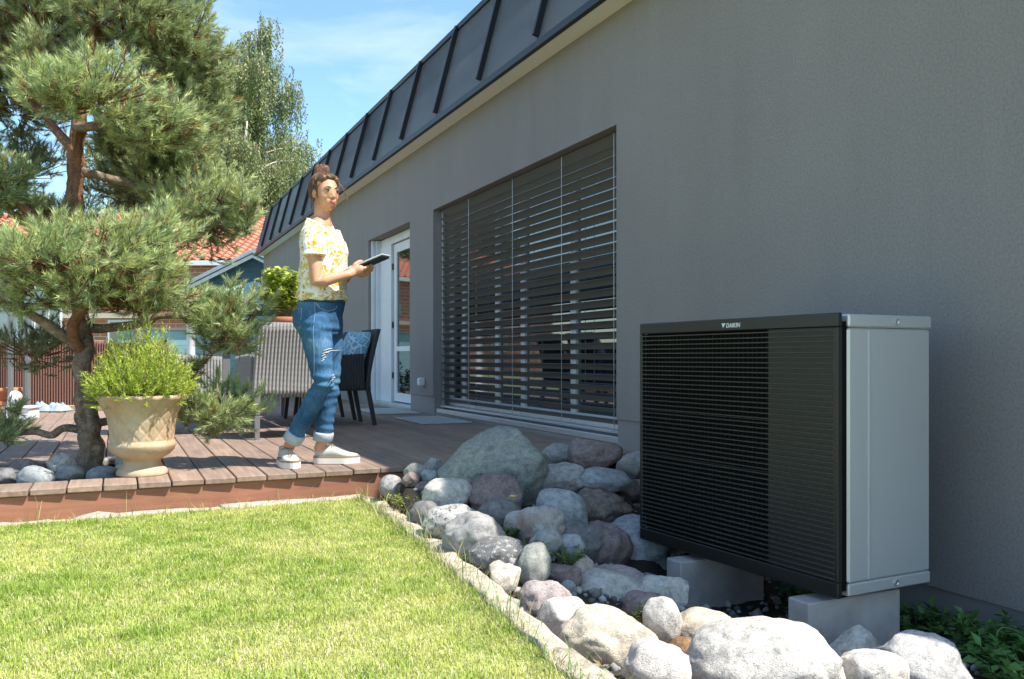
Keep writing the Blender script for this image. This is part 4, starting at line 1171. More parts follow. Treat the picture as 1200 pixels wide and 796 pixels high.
def plants():
    G = 'leafy plants at the foot of the wall'
    D1, D2 = (.07, .16, .04), (.12, .25, .06)
    for (x, y, z, h, s, n, lb) in (
        (-.22, 2.16, -.50, .18, .19, 26, 'dark leafy plant at the plinth right behind the mottled white boulder'),
        (-.42, 1.88, -.50, .18, .2, 30, 'broad leaved green plant at the bottom border right of the mottled boulder'),
        (-.18, 1.84, -.50, .2, .2, 30, 'leafy plant in the lower right corner close to the wall'),
        (-.16, 2.55, -.50, .13, .14, 12, 'small leafy plant by the wall beside the right concrete block'),
        (-.52, 2.75, -.52, .17, .13, 12, 'dark plant between the two concrete blocks under the heat pump'),
        (-.60, 2.45, -.52, .12, .1, 10, 'low dark plant next to the right concrete block under the heat pump'),
        (-.25, 3.0, -.52, .16, .16, 12, 'dark plant by the wall behind the heat pump')):
        leafy_plant('leafy_plant', (x, y, z), h, s, n, 16, .055, .03, D1, D2, lb, 'plant', G)
    # arching pale stems over the corner plant
    o = empty('arching_stem', (-.40, 2.0, -.48))
    multi_tube('stem', [([(0, 0, 0), (.05, .06, .12), (.12, .08, .165), (.2, .02, .12), (.22, -.02, .07)], .0018), ([(.05, .06, .10), (.1, .05, .125), (.2, .03, .11)], .0014)], M['stem'], o, 5, True, 5)
    tag(o, 'thin pale arching stem above the green plants at the wall', 'plant')
    # fillers between rocks
    S1, S2 = (.16, .24, .05), (.10, .17, .04)
    for (x, y, z, h, s, n, ln, wd, c1, c2, lb) in (
        (-1.74, 4.28, -.15, .085, .13, 40, .016, .007, (.38, .36, .09), (.17, .26, .06), 'yellow green sedum cushion at the deck corner beside the kerb'),
        (-1.66, 4.13, -.13, .075, .10, 30, .016, .007, (.16, .25, .06), (.12, .2, .05), 'green sedum cushion left of the pale round stone'),
        (-1.62, 3.02, -.17, .085, .07, 20, .018, .006, S1, (.2, .13, .07), 'small brownish green tuft behind the upright greenish stone'),
        (-1.50, 3.0, -.18, .06, .07, 20, .018, .006, S2, S1, 'mossy green tuft right of the upright greenish stone'),
        (-1.44, 2.78, -.36, .085, .09, 24, .018, .006, (.12, .19, .07), S2, 'low green tuft in front of the broad pale boulder'),
        (-1.32, 2.62, -.30, .06, .05, 18, .014, .006, (.3, .15, .1), (.22, .11, .08), 'reddish dry tuft in front of the small maroon stone'),
        (-1.45, 2.55, -.30, .09, .035, 10, .018, .007, (.42, .42, .16), (.3, .34, .1), 'pale yellow green seedling left of the upright white stone'),
        (-1.02, 4.0, -.22, .10, .10, 26, .02, .008, (.06, .1, .03), (.04, .07, .02), 'dark green tuft in the gap below the huge boulder'),
        (-1.6, 3.32, -.16, .075, .05, 14, .022, .010, (.10, .2, .04), S2, 'green tuft between the grey boulder and rust stained stone'),
        (-.93, 3.22, -.40, .06, .05, 14, .02, .01, (.08, .18, .03), (.06, .12, .03), 'small green weed under the flat blue boulder')):
        leafy_plant('rock_plant', (x, y, z), h, s, n, 22, ln, wd, c1, c2, lb, 'plant', 'small plants between the rocks', 0)
    o = empty('yellow_flower', (-1.545, 3.44, -.06))
    tube('stem', [(0, 0, -.05), (.004, -.012, .02), (.0, -.03, .085)], .0014, M['stem'], o, 5)
    M['petal'] = simple('yellow petal', (.75, .56, .04), .5, (.68, .48, .03), 20)
    V, F = [], []
    for i in range(9):
        a = i * .698; c, s = math.cos(a), math.sin(a); k = len(V)
        V += [(0, -.03, .085), (.012 * c - .005 * s, -.03 + .012 * s + .005 * c, .092), (.021 * c, -.03 + .021 * s, .089), (.012 * c + .005 * s, -.03 + .012 * s - .005 * c, .094)]; F.append((k, k + 1, k + 2, k + 3))
    link('flower_head', py_mesh('flower_head', V, F), M['petal'], o)
    tag(o, 'single yellow flower blooming above the dark grey oval stone', 'flower')
plants()

# ---------------------------------------------------------------- terrace furniture
def wicker(name, c, c2):
    m, nt, b = mat_new(name); vec = tex_coord(nt, (1, 1, 1), 'Object')
    w = nt.nodes.new('ShaderNodeTexWave'); w.wave_type = 'BANDS'; w.bands_direction = 'Z'; w.inputs['Scale'].default_value = 34; w.inputs['Distortion'].default_value = 1.2; w.inputs['Detail'].default_value = 1
    nt.links.new(vec, w.inputs['Vector'])
    nt.links.new(n_ramp(nt, w.outputs['Fac'], [(.1, c2), (.7, c)]), b.inputs['Base Color']); b.inputs['Roughness'].default_value = .55
    n_bump(nt, b, w.outputs['Fac'], .8, .006); return m
M['wicker_lit'] = wicker('grey wicker', (.42, .41, .40), (.20, .20, .195))  # sunlit copy of the wicker, light put into its colour
M['wicker_shaded'] = wicker('shade-darkened wicker', (.060, .062, .068), (.03, .031, .034))  # same wicker for the chairs by the wall, shade painted into the colour
M['leg_grey'] = simple('grey metal leg', (.23, .235, .24), .45, (.2, .205, .21), 4, metal=.3)
M['leg_dark'] = simple('dark leg', (.028, .028, .03), .5, (.022, .022, .024), 6)
def ribbed(name, w, h, pitch, fn, mat, parent, th=.03):
    """a panel of vertical wicker ribs; fn(u,v) -> centre point and normal in chair space"""
    n = int(w / pitch); seg = 6; V, F = [], []
    cols = n * seg + 1; rows = 10
    for side in (1, -1):
        for j in range(rows):
            for i in range(cols):
                u = i / (cols - 1); v = j / (rows - 1)
                c, nn = fn(u, v)
                bump = abs(math.sin(math.pi * u * n)) ** .7 * .012
                V.append(Vector(c) + Vector(nn) * side * (th / 2 - .012 + bump))
    m = rows * cols
    for s in (0, 1):
        for j in range(rows - 1):
            for i in range(cols - 1):
                q = (s * m + j * cols + i, s * m + j * cols + i + 1, s * m + (j + 1) * cols + i + 1, s * m + (j + 1) * cols + i)
                F.append(q if s == 0 else q[::-1])
    for i in range(cols - 1):
        F.append((i + 1, i, m + i, m + i + 1)); k = (rows - 1) * cols; F.append((k + i, k + i + 1, m + k + i + 1, m + k + i))
    for j in range(rows - 1):
        F.append((j * cols, (j + 1) * cols, m + (j + 1) * cols, m + j * cols)); k = cols - 1; F.append(((j + 1) * cols + k, j * cols + k, m + j * cols + k, m + (j + 1) * cols + k))
    return link(name, py_mesh(name, V, F, True), mat, parent)
def armchair(loc, rz, wk, lg, label, splay):
    """faces +Y in its own space, origin on the floor below the rear edge"""
    r = tag(empty('wicker_armchair', loc, rz), label, 'chair', 'wicker armchairs round the garden table')
    Wd, Dp = .58, .56
    def back(u, v):
        w = Wd * (1 - .05 * v); y = .045 - .11 * v ** 1.5
        return ((u - .5) * w, y - .015 * math.cos((u - .5) * 2.6), .32 + v * .56), (0, -1, -.12)
    ribbed('backrest', Wd, .56, .0265, back, wk, r, .04)
    for s in (-1, 1):
        def arm(u, v, s=s): return (s * (Wd / 2 - .002 - .01 * v), .07 + u * (Dp - .06), .32 + v * (.335 - .03 * u)), (s, 0, 0)
        ribbed('armrest', Dp, .33, .0265, arm, wk, r, .04)
    def front(u, v): return ((u - .5) * (Wd - .05), Dp, .32 + v * .12), (0, 1, 0)
    ribbed('front_skirt', Wd - .05, .12, .0265, front, wk, r, .03)
    box('seat', (-Wd / 2 + .025, Wd / 2 - .025, .05, Dp - .02, .36, .40), wk, r, .01)
    box('seat_cushion', (-Wd / 2 + .03, Wd / 2 - .03, .07, Dp - .02, .401, .455), M['cushion'], r, .02)
    for sx in (-1, 1):
        for yy, sp in ((.035, -splay), (Dp - .04, splay * .5)):
            x = sx * (Wd / 2 - .035)
            V = []
            for (z, k, d) in ((.36, .021, 0), (0, .016, 1)):
                for (a, b) in ((-1, -1), (1, -1), (1, 1), (-1, 1)): V.append((x + a * k, yy + b * k + sp * d, z))
            link('leg', py_mesh('leg', V, [(0, 1, 5, 4), (1, 2, 6, 5), (2, 3, 7, 6), (3, 0, 4, 7), (0, 3, 2, 1), (4, 5, 6, 7)]), lg, r)
    return r
M['cushion'] = simple('grey seat pad', (.20, .20, .21), .9, (.16, .16, .17), 20, .2, 90)
def furniture():
    armchair((-1.87, 6.79, 0), math.radians(6), M['wicker_lit'], M['leg_grey'], 'sunlit grey wicker armchair with its back to the camera, behind the woman', .0)
    armchair((-.97, 8.10, 0), math.radians(90), M['wicker_shaded'], M['leg_dark'], 'shade-darkened wicker armchair with a blue cushion, nearer of two by the wall', .07)
    armchair((-.97, 8.84, 0), math.radians(90), M['wicker_shaded'], M['leg_dark'], 'shade-darkened wicker armchair in the shade, farther of two by the wall', .07)
    armchair((-2.88, 7.72, 0), math.radians(-90), M['wicker_lit'], M['leg_grey'], 'grey wicker armchair half hidden behind the urn shrub and pine', .0)
    # garden table
    t = tag(empty('garden_table', (-1.87, 8.55, 0)), 'long garden table standing between the wicker armchairs', 'table')
    M['tabletop'] = wood('grey table boards', (.26, .245, .23), (.18, .17, .16), 'Y')
    for i in range(5): box('table_board', (-.43 + i * .173, -.43 + i * .173 + .168, -1.0, 1.0, .715, .74), M['tabletop'], t, .003)
    for sx in (-1, 1):
        for sy in (-1, 1): box('leg', (sx * .39 - .03, sx * .39 + .03, sy * .92 - .03, sy * .92 + .03, 0, .714), M['leg_grey'], t, .003)
    box('apron', (-.4, .4, -.95, .95, .65, .713), M['leg_grey'], t)
    # terracotta pot with a light green plant
    M['terracotta'] = simple('terracotta', (.50, .20, .10), .8, (.40, .15, .075), 12, .2, 70)
    p = tag(empty('terracotta_pot', (-1.755, 7.84, .742)), 'terracotta flower pot on the garden table', 'pot')
    lathe('pot_body', [(.085, 0), (.098, .17), (.112, .171), (.115, .225), (.112, .23), (.102, .228), (.1, .2), (.001, .195)], M['terracotta'], p, 32)
    leafy_plant('potted_plant', (-1.755, 7.84, .935), .46, .20, 64, 28, .068, .048, (.66, .70, .16), (.44, .56, .09), 'light green leafy plant growing in the terracotta pot', 'plant')
    # cushion on the near shaded armchair
    m, nt, b = mat_new('blue patterned cushion'); vec = tex_coord(nt)
    v = nt.nodes.new('ShaderNodeTexVoronoi'); v.feature = 'DISTANCE_TO_EDGE'; v.inputs['Scale'].default_value = 14; nt.links.new(vec, v.inputs['Vector'])
    nt.links.new(n_ramp(nt, v.outputs['Distance'], [(.0, (.50, .62, .68)), (.12, (.10, .24, .34)), (.4, (.20, .42, .53))]), b.inputs['Base Color']); b.inputs['Roughness'].default_value = .9
    bm = bmesh.new(); bmesh.ops.create_grid(bm, x_segments=14, y_segments=14, size=.21)
    top = bm.faces[:]
    for vv in bm.verts:
        e = (1 - (abs(vv.co.x) / .21) ** 3) * (1 - (abs(vv.co.y) / .21) ** 3); vv.co.z = .075 * max(0, e) ** .6
        vv.co.xy *= 1 - .06 * (1 - abs(abs(vv.co.x) - abs(vv.co.y)) / .21) * 0
    geo = bmesh.ops.duplicate(bm, geom=bm.verts[:] + bm.edges[:] + bm.faces[:])
    for g in geo['geom']:
        if isinstance(g, bmesh.types.BMVert): g.co.z *= -1
    bmesh.ops.remove_doubles(bm, verts=bm.verts[:], dist=.0005)
    c = link('cushion', bm_mesh('cushion', bm, True), m); c.location = (-1.085, 8.06, .665); c.rotation_euler = (math.radians(10), math.radians(-70), math.radians(6))
    tag(c, 'blue patterned scatter cushion leaning in the nearer shade-darkened armchair', 'cushion')
furniture()

# ---------------------------------------------------------------- things at the far end of the deck
def site(px, depth, z):      # survey frame: right of / in front of the viewpoint, in metres
    return (-3.084 + px * .9122 + depth * .4098, -px * .4098 + depth * .9122, z)
def far_deck():
    # reed screen
    r = tag(empty('reed_screen', site(-5.4, 10.7, 0), YAW + .06), 'brown woven reed privacy screen at the far end of the deck', 'screen')
    M['reed'] = wicker('brown reed', (.26, .12, .085), (.12, .05, .035))
    V, F = [], []
    n = 230
    for i in range(n + 1):
        x = -2.2 + 3.4 * i / n; y = .06 * math.sin(x * 3.4) + .012 * abs(math.sin(i * math.pi / 2 + .3)) + (.012 if i % 2 else 0)
        V += [(x, y, 0), (x, y, .80 + .006 * math.sin(i * 7.3))]
    for i in range(n): F.append((2 * i, 2 * i + 2, 2 * i + 3, 2 * i + 1))
    bm = bmesh.new(); me = py_mesh('t', V, F); bm.from_mesh(me); bmesh.ops.solidify(bm, geom=bm.faces[:], thickness=.012)
    link('reed_mat', bm_mesh('reed_mat', bm, False), M['reed'], r)
    for x in (-2.1, -.6, 1.1): box('post', (x - .025, x + .025, .09, .14, 0, .84), M['leg_dark'], r)
    # light wooden beam lying before the screen
    b = box('wooden_beam', (-.35, .75, -.04, .04, 0, .055), None, None, .004); M['pine_wood'] = wood('fresh wood', (.62, .42, .22), (.50, .32, .16), 'X'); b.data.materials.append(M['pine_wood'])
    b.location = site(-5.25, 10.3, .003); b.rotation_euler = (0, 0, YAW); tag(b, 'light wooden beam lying on the deck before the reed screen', 'beam')
    # crumpled pale tarpaulin
    bm = bmesh.new(); bmesh.ops.create_grid(bm, x_segments=26, y_segments=16, size=1)
    for v in bm.verts:
        x, y = v.co.x, v.co.y
        e = max(0, 1 - max(abs(x), abs(y)) ** 4)
        v.co = Vector((x * .22, y * .14, .012 + e * (.05 + .09 * abs(noise.noise(Vector((x * 2.2, y * 2.2, 1)))) + .05 * noise.noise(Vector((x * 5, y * 5, 4))))))
    bmesh.ops.solidify(bm, geom=bm.faces[:], thickness=.003)
    M['tarp'] = simple('pale blue tarp', (.33, .40, .45), .5, (.22, .29, .34), 9)
    o = link('folded_tarpaulin', bm_mesh('folded_tarpaulin', bm), M['tarp']); o.location = site(-5.3, 10.05, .002); o.rotation_euler = (0, 0, YAW)
    tag(o, 'crumpled pale blue tarpaulin heaped beside the wooden beam', 'tarpaulin')
    # grey frame posts and white box at the left border
    for (x, d, lb) in ((-5.22, 9.15, 'thin grey metal post at the left border of the deck, outer of two'), (-5.10, 9.25, 'thin grey metal post at the left border of the deck, inner of two')):
        o = empty('metal_post', site(x, d, 0), YAW)
        box('post_shaft', (-.022, .022, -.022, .022, .012, 1.15), M['leg_grey'], o, .003); box('post_plate', (-.06, .06, -.06, .06, .0, .0115), M['leg_grey'], o, .002)
        tag(o, lb, 'post', 'grey metal posts')
    o = empty('white_box', site(-4.87, 8.75, 0), YAW + .1)
    box('box_body', (-.13, .11, -.12, .12, .002, .115), M['white'], o, .006); box('box_lid', (-.145, .125, -.135, .135, .116, .135), M['white'], o, .004)
    tag(o, 'low white box with flat lid on the deck near the left border', 'box')
    o = empty('white_pipe_end', site(-5.08, 8.95, .0), YAW)
    V, F = tube_vf([(0, 0, .0), (0, 0, .12), (.02, -.03, .19), (.07, -.07, .235)], [.055, .055, .057, .06], 16); V2, F2 = tube_vf([(0, 0, 0), (0, 0, .02)], [.075, .075], 16)
    link('pipe_bend', py_mesh('pipe_bend', V, F, True), M['white'], o); link('pipe_collar', py_mesh('pipe_collar', V2, F2, True), M['white'], o)
    tag(o, 'short white bent pipe end standing beside the white box', 'pipe')
    o = empty('orange_planter', site(-5.35, 9.3, 0)); lathe('planter_body', [(.1, 0), (.13, .25), (.15, .251), (.15, .3), (.13, .3), (.12, .27), (.001, .26)], M['terracotta'], o, 28)
    box('planter_band', (-.06, .06, -.142, -.128, .12, .16), M['terracotta'], o, .003)
    tag(o, 'orange terracotta planter cut off by the left border', 'planter')
far_deck()

# ---------------------------------------------------------------- neighbouring buildings
def shed():
    r = tag(empty('garden_shed', site(-6.72, 23.0, -.09), YAW + .04), 'dark blue gabled shed with pale verge boards behind the deck', 'shed')
    blue = simple('dark blue cladding', (.055, .12, .16), .7, (.045, .10, .135), 4); pale = simple('pale blue verge', (.60, .68, .70), .5, (.52, .60, .63), 4)
    w, h, pk, dp = 1.78, 2.52, 3.42, 3.2
    V, F = [], []
    # clapboards as stepped rows
    n = 22
    rows = []
    for i in range(n):
        z0, z1 = pk * i / n, pk * (i + 1) / n
        def half(z): return w if z <= h else w * max(0.0, (pk - z) / (pk - h))
        k = len(V); V += [(-half(z0), -.02, z0), (half(z0), -.02, z0), (half(z1), 0, z1), (-half(z1), 0, z1)]; F.append((k, k + 1, k + 2, k + 3))
    k = len(V); V += [(-w, 0, 0), (-w, dp, 0), (-w, dp, h), (-w, 0, h), (w, 0, 0), (w, dp, 0), (w, dp, h), (w, 0, h)]
    F += [(k, k + 1, k + 2, k + 3), (k + 4, k + 7, k + 6, k + 5), (k + 1, k + 5, k + 6, k + 2)]
    link('wall', py_mesh('wall', V, F), blue, r)
    sl = (pk - h) / w; ov = .28
    for s in (-1, 1):
        V = [(0, -.25, pk + .05), (s * (w + ov), -.25, h - sl * ov + .05), (s * (w + ov), dp, h - sl * ov + .05), (0, dp, pk + .05)]
        bm = bmesh.new(); bm.faces.new([bm.verts.new(v) for v in V]); bmesh.ops.solidify(bm, geom=bm.faces[:], thickness=-.06)
        link('roof', bm_mesh('roof', bm), M['leg_grey'], r)
        for dz, yy in ((.10, -.28), (-.03, -.265)):
            V = [(0, yy, pk + dz), (s * (w + ov), yy, h - sl * ov + dz), (s * (w + ov), yy, h - sl * ov + dz - .10), (0, yy, pk + dz - .10)]
            bm = bmesh.new(); bm.faces.new([bm.verts.new(v) for v in V]); bmesh.ops.solidify(bm, geom=bm.faces[:], thickness=.02)
            link('verge_board', bm_mesh('verge_board', bm), pale, r)
shed()
def brick_house():
    m, nt, b = mat_new('orange brick'); vec = tex_coord(nt, (1, 1, 1), 'Object')
    br = nt.nodes.new('ShaderNodeTexBrick'); br.inputs['Scale'].default_value = 1.0; br.inputs['Brick Width'].default_value = .42; br.inputs['Row Height'].default_value = .14
    br.inputs['Mortar Size'].default_value = .014; br.inputs['Color1'].default_value = (.50, .20, .115, 1); br.inputs['Color2'].default_value = (.40, .15, .085, 1); br.inputs['Mortar'].default_value = (.5, .42, .35, 1)
    mp = nt.nodes.new('ShaderNodeMapping'); mp.inputs['Rotation'].default_value = (math.radians(90), 0, 0); nt.links.new(vec, mp.inputs['Vector']); nt.links.new(mp.outputs[0], br.inputs['Vector'])
    nt.links.new(br.outputs['Color'], b.inputs['Base Color']); b.inputs['Roughness'].default_value = .85; n_bump(nt, b, br.outputs['Fac'], -.6, .01)
    r = tag(empty('brick_house', site(-14.0, 29.0, -.09), YAW - .03), 'orange brick house with red tiled roof behind the pine', 'house')
    box('wall', (-13, 5.7, 0, 8, 0, 3.9), m, r)
    link('cornice', box_mesh('cornice', -13.1, 5.8, -.16, -.002, 2.0, 2.16), simple('pale stone band', (.6, .52, .44), .8), r)
    for x in (-9, -5.5, -2.2, 1.2, 3.8):
        w = empty('window', (x, 0, 0), 0, r)
        box('window_frame', (-.5, .5, -.06, -.003, .95, 1.95), M['white'], w); box('pane', (-.42, .42, -.075, -.061, 1.03, 1.87), M['glass'], w)
    # roof of pantiles: stepped rows with a rolling profile
    tile = simple('red pantile', (.52, .20, .12), .75, (.42, .15, .09), 3, coord='World')
    L = 19.4; rows = 17; H = 2.15; run = 4.6; cols = int(L / .3) * 6
    V, F = [], []
    for j in range(rows):
        for e in (0, 1):
            t = (j + e) / rows
            for i in range(cols + 1):
                x = -13.4 + L * i / cols; roll = .035 * math.sin(i / 6 * 2 * math.pi)
                V.append((x, -.35 + run * t, 3.85 + H * t + roll + (.05 if e == 0 else .0)))
    n = cols + 1
    for j in range(2 * rows - 1):
        for i in range(cols): F.append((j * n + i, j * n + i + 1, (j + 1) * n + i + 1, (j + 1) * n + i))
    rf = empty('roof', (0, 0, 0), 0, r)
    link('front_slope', py_mesh('front_slope', V, F, False), tile, rf)
    link('rear_slope', py_mesh('rear_slope', [(-13.4, 4.25, 6.0), (6.0, 4.25, 6.0), (6.0, 8.6, 3.8), (-13.4, 8.6, 3.8)], [(0, 1, 2, 3)]), tile, rf)
    bm = bmesh.new()
    for i in range(40):
        x = -13.3 + i * .49
        t = bmesh.new(); bmesh.ops.create_cone(t, segments=10, radius1=.15, radius2=.13, depth=.5, cap_ends=True)
        for v in t.verts: v.co = Vector((x + v.co.z, 4.25 + v.co.x, 6.03 + v.co.y))
        me = bpy.data.meshes.new('t'); t.to_mesh(me); t.free(); bm.from_mesh(me); bpy.data.meshes.remove(me)
    tag(link('ridge_tiles', bm_mesh('ridge_tiles', bm, True), tile, rf), kind='stuff')
    link('gable', py_mesh('gable', [(5.69, 0, 3.9), (5.69, 8, 3.9), (5.69, 4.25, 5.9)], [(0, 1, 2)]), m, r)
    link('eave_board', box_mesh('eave_board', -13.4, 6.0, -.38, -.34, 3.70, 3.86), M['white'], r)
brick_house()
def parasol():
    r = tag(empty('teal_parasol', site(-5.15, 17.6, -.09), .35), 'pale teal parasol opened in front of the dark blue shed', 'parasol')
    teal = simple('teal fabric', (.28, .47, .50), .85, (.24, .42, .45), 3)
    tube('pole', [(0, 0, 0), (0, 0, 2.22)], .022, M['white'], r, 10)
    V = [(0, 0, 2.24)]; n = 8; F = []
    for i in range(n):
        a = i * 2 * math.pi / n; V.append((1.45 * math.cos(a), 1.45 * math.sin(a), 1.78))
    for i in range(n):
        a = i * 2 * math.pi / n; V.append((1.45 * math.cos(a), 1.45 * math.sin(a), 1.60))
    for i in range(n):
        j = (i + 1) % n; F.append((0, 1 + i, 1 + j)); F.append((1 + i, 1 + n + i, 1 + n + j, 1 + j))
    bm = bmesh.new(); me = py_mesh('t', V, F); bm.from_mesh(me); bmesh.ops.solidify(bm, geom=bm.faces[:], thickness=.004)
    link('canopy', bm_mesh('canopy', bm), teal, r)
    for i in range(n):
        a = i * 2 * math.pi / n; tube('rib', [(0, 0, 2.2), (1.43 * math.cos(a), 1.43 * math.sin(a), 1.76)], .008, M['alu'], r, 5)
    box('base', (-.3, .3, -.3, .3, 0, .06), M['concrete'], r, .01)
parasol()
def pale_things():
    r = tag(empty('white_column', site(-4.75, 13.0, -.09)), 'white round garden column seen between urn shrub and pine', 'column')
    lathe('shaft', [(.10, 0), (.10, .12), (.075, .16), (.062, .6), (.058, 1.2), (.085, 1.24), (.085, 1.3), (.001, 1.3)], M['white'], r, 24)
    box('foot', (-.14, .14, -.14, .14, -.02, .005), M['white'], r, .005)
    w = tag(empty('teal_wall', site(-6.6, 18.5, -.09), YAW), 'low pale teal boarded wall behind the garden column', 'wall')
    t2 = simple('pale teal boards', (.30, .50, .55), .7, (.26, .45, .50), 3)
    for i in range(8): box('board', (-1.7, 2.6, 0, .04, i * .16, i * .16 + .155), t2, w, .004)
    box('cap', (-1.75, 2.65, -.05, .09, 1.282, 1.32), M['leg_grey'], w)
    g = tag(empty('glass_screen', site(-13.2, 22.5, -.09), YAW - .5), 'tall glass screen with white posts at the left border', 'screen')
    gl = simple('pale glass', (.30, .36, .38), .08, (.26, .32, .34), .6, ior=1.6)
    for i, x in enumerate((-1.6, -.15, .95, 1.55, 2.1, 2.6)):
        k = .07 if i == 2 else .025
        box('post', (x - k, x + k, -.03, .03, 0, 3.95 - .16 * max(0, x)), M['white'], g)
    xs = (-1.6, -.15, .95, 1.55, 2.1, 2.6)
    for a, b in zip(xs[:-1], xs[1:]): box('pane', (a + .075, b - .03, -.006, .006, .1, 3.6 - .16 * max(0, a)), gl, g)
    # long far wall with hedge closes the garden
pale_things()

# ---------------------------------------------------------------- background trees
def crown_tree(name, loc, h, rad, zc, n, lsize, c1, c2, label, seedv):
    r = tag(empty(name, loc), label, 'tree', 'trees behind the houses')
    rr = random.Random(seedv)
    paths = [([(0, 0, 0), (.1, .05, h * .35), (-.05, .1, h * .62), (0, 0, h * .9)], [rad * .09, rad * .07, rad * .045, .03])]
    blobs = []
    for i in range(16):
        a = rr.uniform(0, 6.283); z = rr.uniform(zc - .25 * h, h * .92); k = math.sqrt(max(.05, 1 - ((z - zc) / (h - zc + .01)) ** 2)) * rad * rr.uniform(.35, .85)
        c = (math.cos(a) * k, math.sin(a) * k, z); blobs.append((c, rad * rr.uniform(.28, .45)))
        paths.append(([(0, 0, h * rr.uniform(.3, .5)), (c[0] * .5, c[1] * .5, z * .8), c], [rad * .03, rad * .02, .01]))
    multi_tube('trunk', paths, M['bark'], r, 7, True, 3)
    per = n // len(blobs); P = []
    for c, q in blobs: P.append(np.array(c) + rand_dirs(per) * (q * rng.uniform(.45, 1.05, per))[:, None] * np.array([1, 1, .8]))
    P = np.concatenate(P); n = len(P); k = rng.uniform(0, 1, n)[:, None]; col = (np.array(c1) * k + np.array(c2) * (1 - k)) * rng.uniform(.75, 1.2, n)[:, None]
    D = rand_dirs(n); D[:, 2] -= .3
    v, f, c = leaf_quads(P, D, rand_dirs(n), rng.uniform(.7, 1.2, n) * lsize, rng.uniform(.5, .7, n) * lsize, col)
    link('crown', np_mesh('crown', v, f, False, c), M['leaf'], r)
def birch(loc, label, H, R, seedv, n_str, tops):
    r = tag(empty('weeping_birch', loc), label, 'tree', 'weeping birches behind the red roof')
    rr = random.Random(seedv); bark = rock_mat('birch bark', (.62, .60, .56), (.40, .38, .35), (.06, .06, .06), .8, 12)
    paths = [([(0, 0, 0), (.15, 0, H * .4), (-.1, .1, H * .7), (.1, 0, H * .97)], [.26, .2, .12, .03])]
    ends = []
    for i in range(26):
        a = rr.uniform(0, 6.283); z0 = H * rr.uniform(.35, .85); t = (z0 / H)
        k = R * rr.uniform(.4, 1.0) * (1.12 - t * .48); z1 = min(H * .98, z0 + k * rr.uniform(.35, .7))
        e = (math.cos(a) * k, math.sin(a) * k, z1); paths.append(([(0, 0, z0), (e[0] * .55, e[1] * .55, z0 + (z1 - z0) * .8), e], [.045, .025, .01])); ends.append((z0, e))
    tr = multi_tube('trunk', paths, bark, r, 7, True, 4)
    P = []; strands = []
    for i in range(n_str):
        z0, e = ends[rr.randrange(len(ends))]; t = rr.uniform(.25, 1.05)
        s = np.array([e[0] * t, e[1] * t, z0 + (e[2] - z0) * min(1, t * 1.15)]) + rng.normal(0, .28, 3)
        L = rr.uniform(.7, 2.4); m = int(L * 27)
        zz = np.linspace(0, 1, m); sway = rng.normal(0, .12, 2)
        q = s + np.stack([sway[0] * zz + rng.normal(0, .05, m), sway[1] * zz + rng.normal(0, .05, m), -L * zz], 1); P.append(q)
        strands.append(([tuple(q[0]), tuple(q[-1])], [.007, .003]))
    P = np.concatenate(P); n = len(P)
    k = rng.uniform(0, 1, n)[:, None]; col = (np.array([.28, .34, .13]) * k + np.array([.17, .22, .085]) * (1 - k)) * rng.uniform(.75, 1.25, n)[:, None]
    D = rand_dirs(n) * .7; D[:, 2] -= .8
    v, f, c = leaf_quads(P, D, rand_dirs(n), rng.uniform(.10, .16, n), rng.uniform(.05, .075, n), col)
    link('crown', np_mesh('crown', v, f, False, c), M['leaf'], r)
    o = multi_tube('hanging_twigs', strands, M['bark'], r, 3); tag(o, kind='stuff')
def trees():
    birch(site(-12.8, 36.5, -.09), 'tall weeping birch with long hanging twigs rising behind the red roof', 14.6, 5.2, 4, 3100, 0)
    birch(site(-10.5, 34.5, -.09), 'smaller weeping birch close to the end of the dark roof', 10.3, 3.0, 9, 1900, 0)
    crown_tree('broadleaf_tree', site(-21.5, 31.0, -.09), 7.6, 3.2, 5.0, 16000, .2, (.11, .17, .05), (.06, .10, .03), 'rounded green broadleaf tree seen left behind the pine', 3)
    crown_tree('broadleaf_tree', site(-16.5, 44.0, -.09), 8.0, 4.0, 5.2, 14000, .24, (.13, .19, .06), (.07, .12, .035), 'pale green broadleaf tree far behind the brick house', 5)
    crown_tree('broadleaf_tree', site(-26.0, 36.0, -.09), 8.5, 4.0, 5.4, 10000, .26, (.10, .16, .05), (.06, .1, .03), 'green broadleaf tree standing at the border of the garden', 8)
    # clipped bush beside the terrace door, behind the armchairs
    leafy_plant('door_bush', (-.42, 12.3, -.05), .62, .32, 40, 40, .05, .028, (.09, .15, .04), (.05, .09, .025), 'low green bush at the wall behind the shade-darkened armchairs', 'bush')
trees()

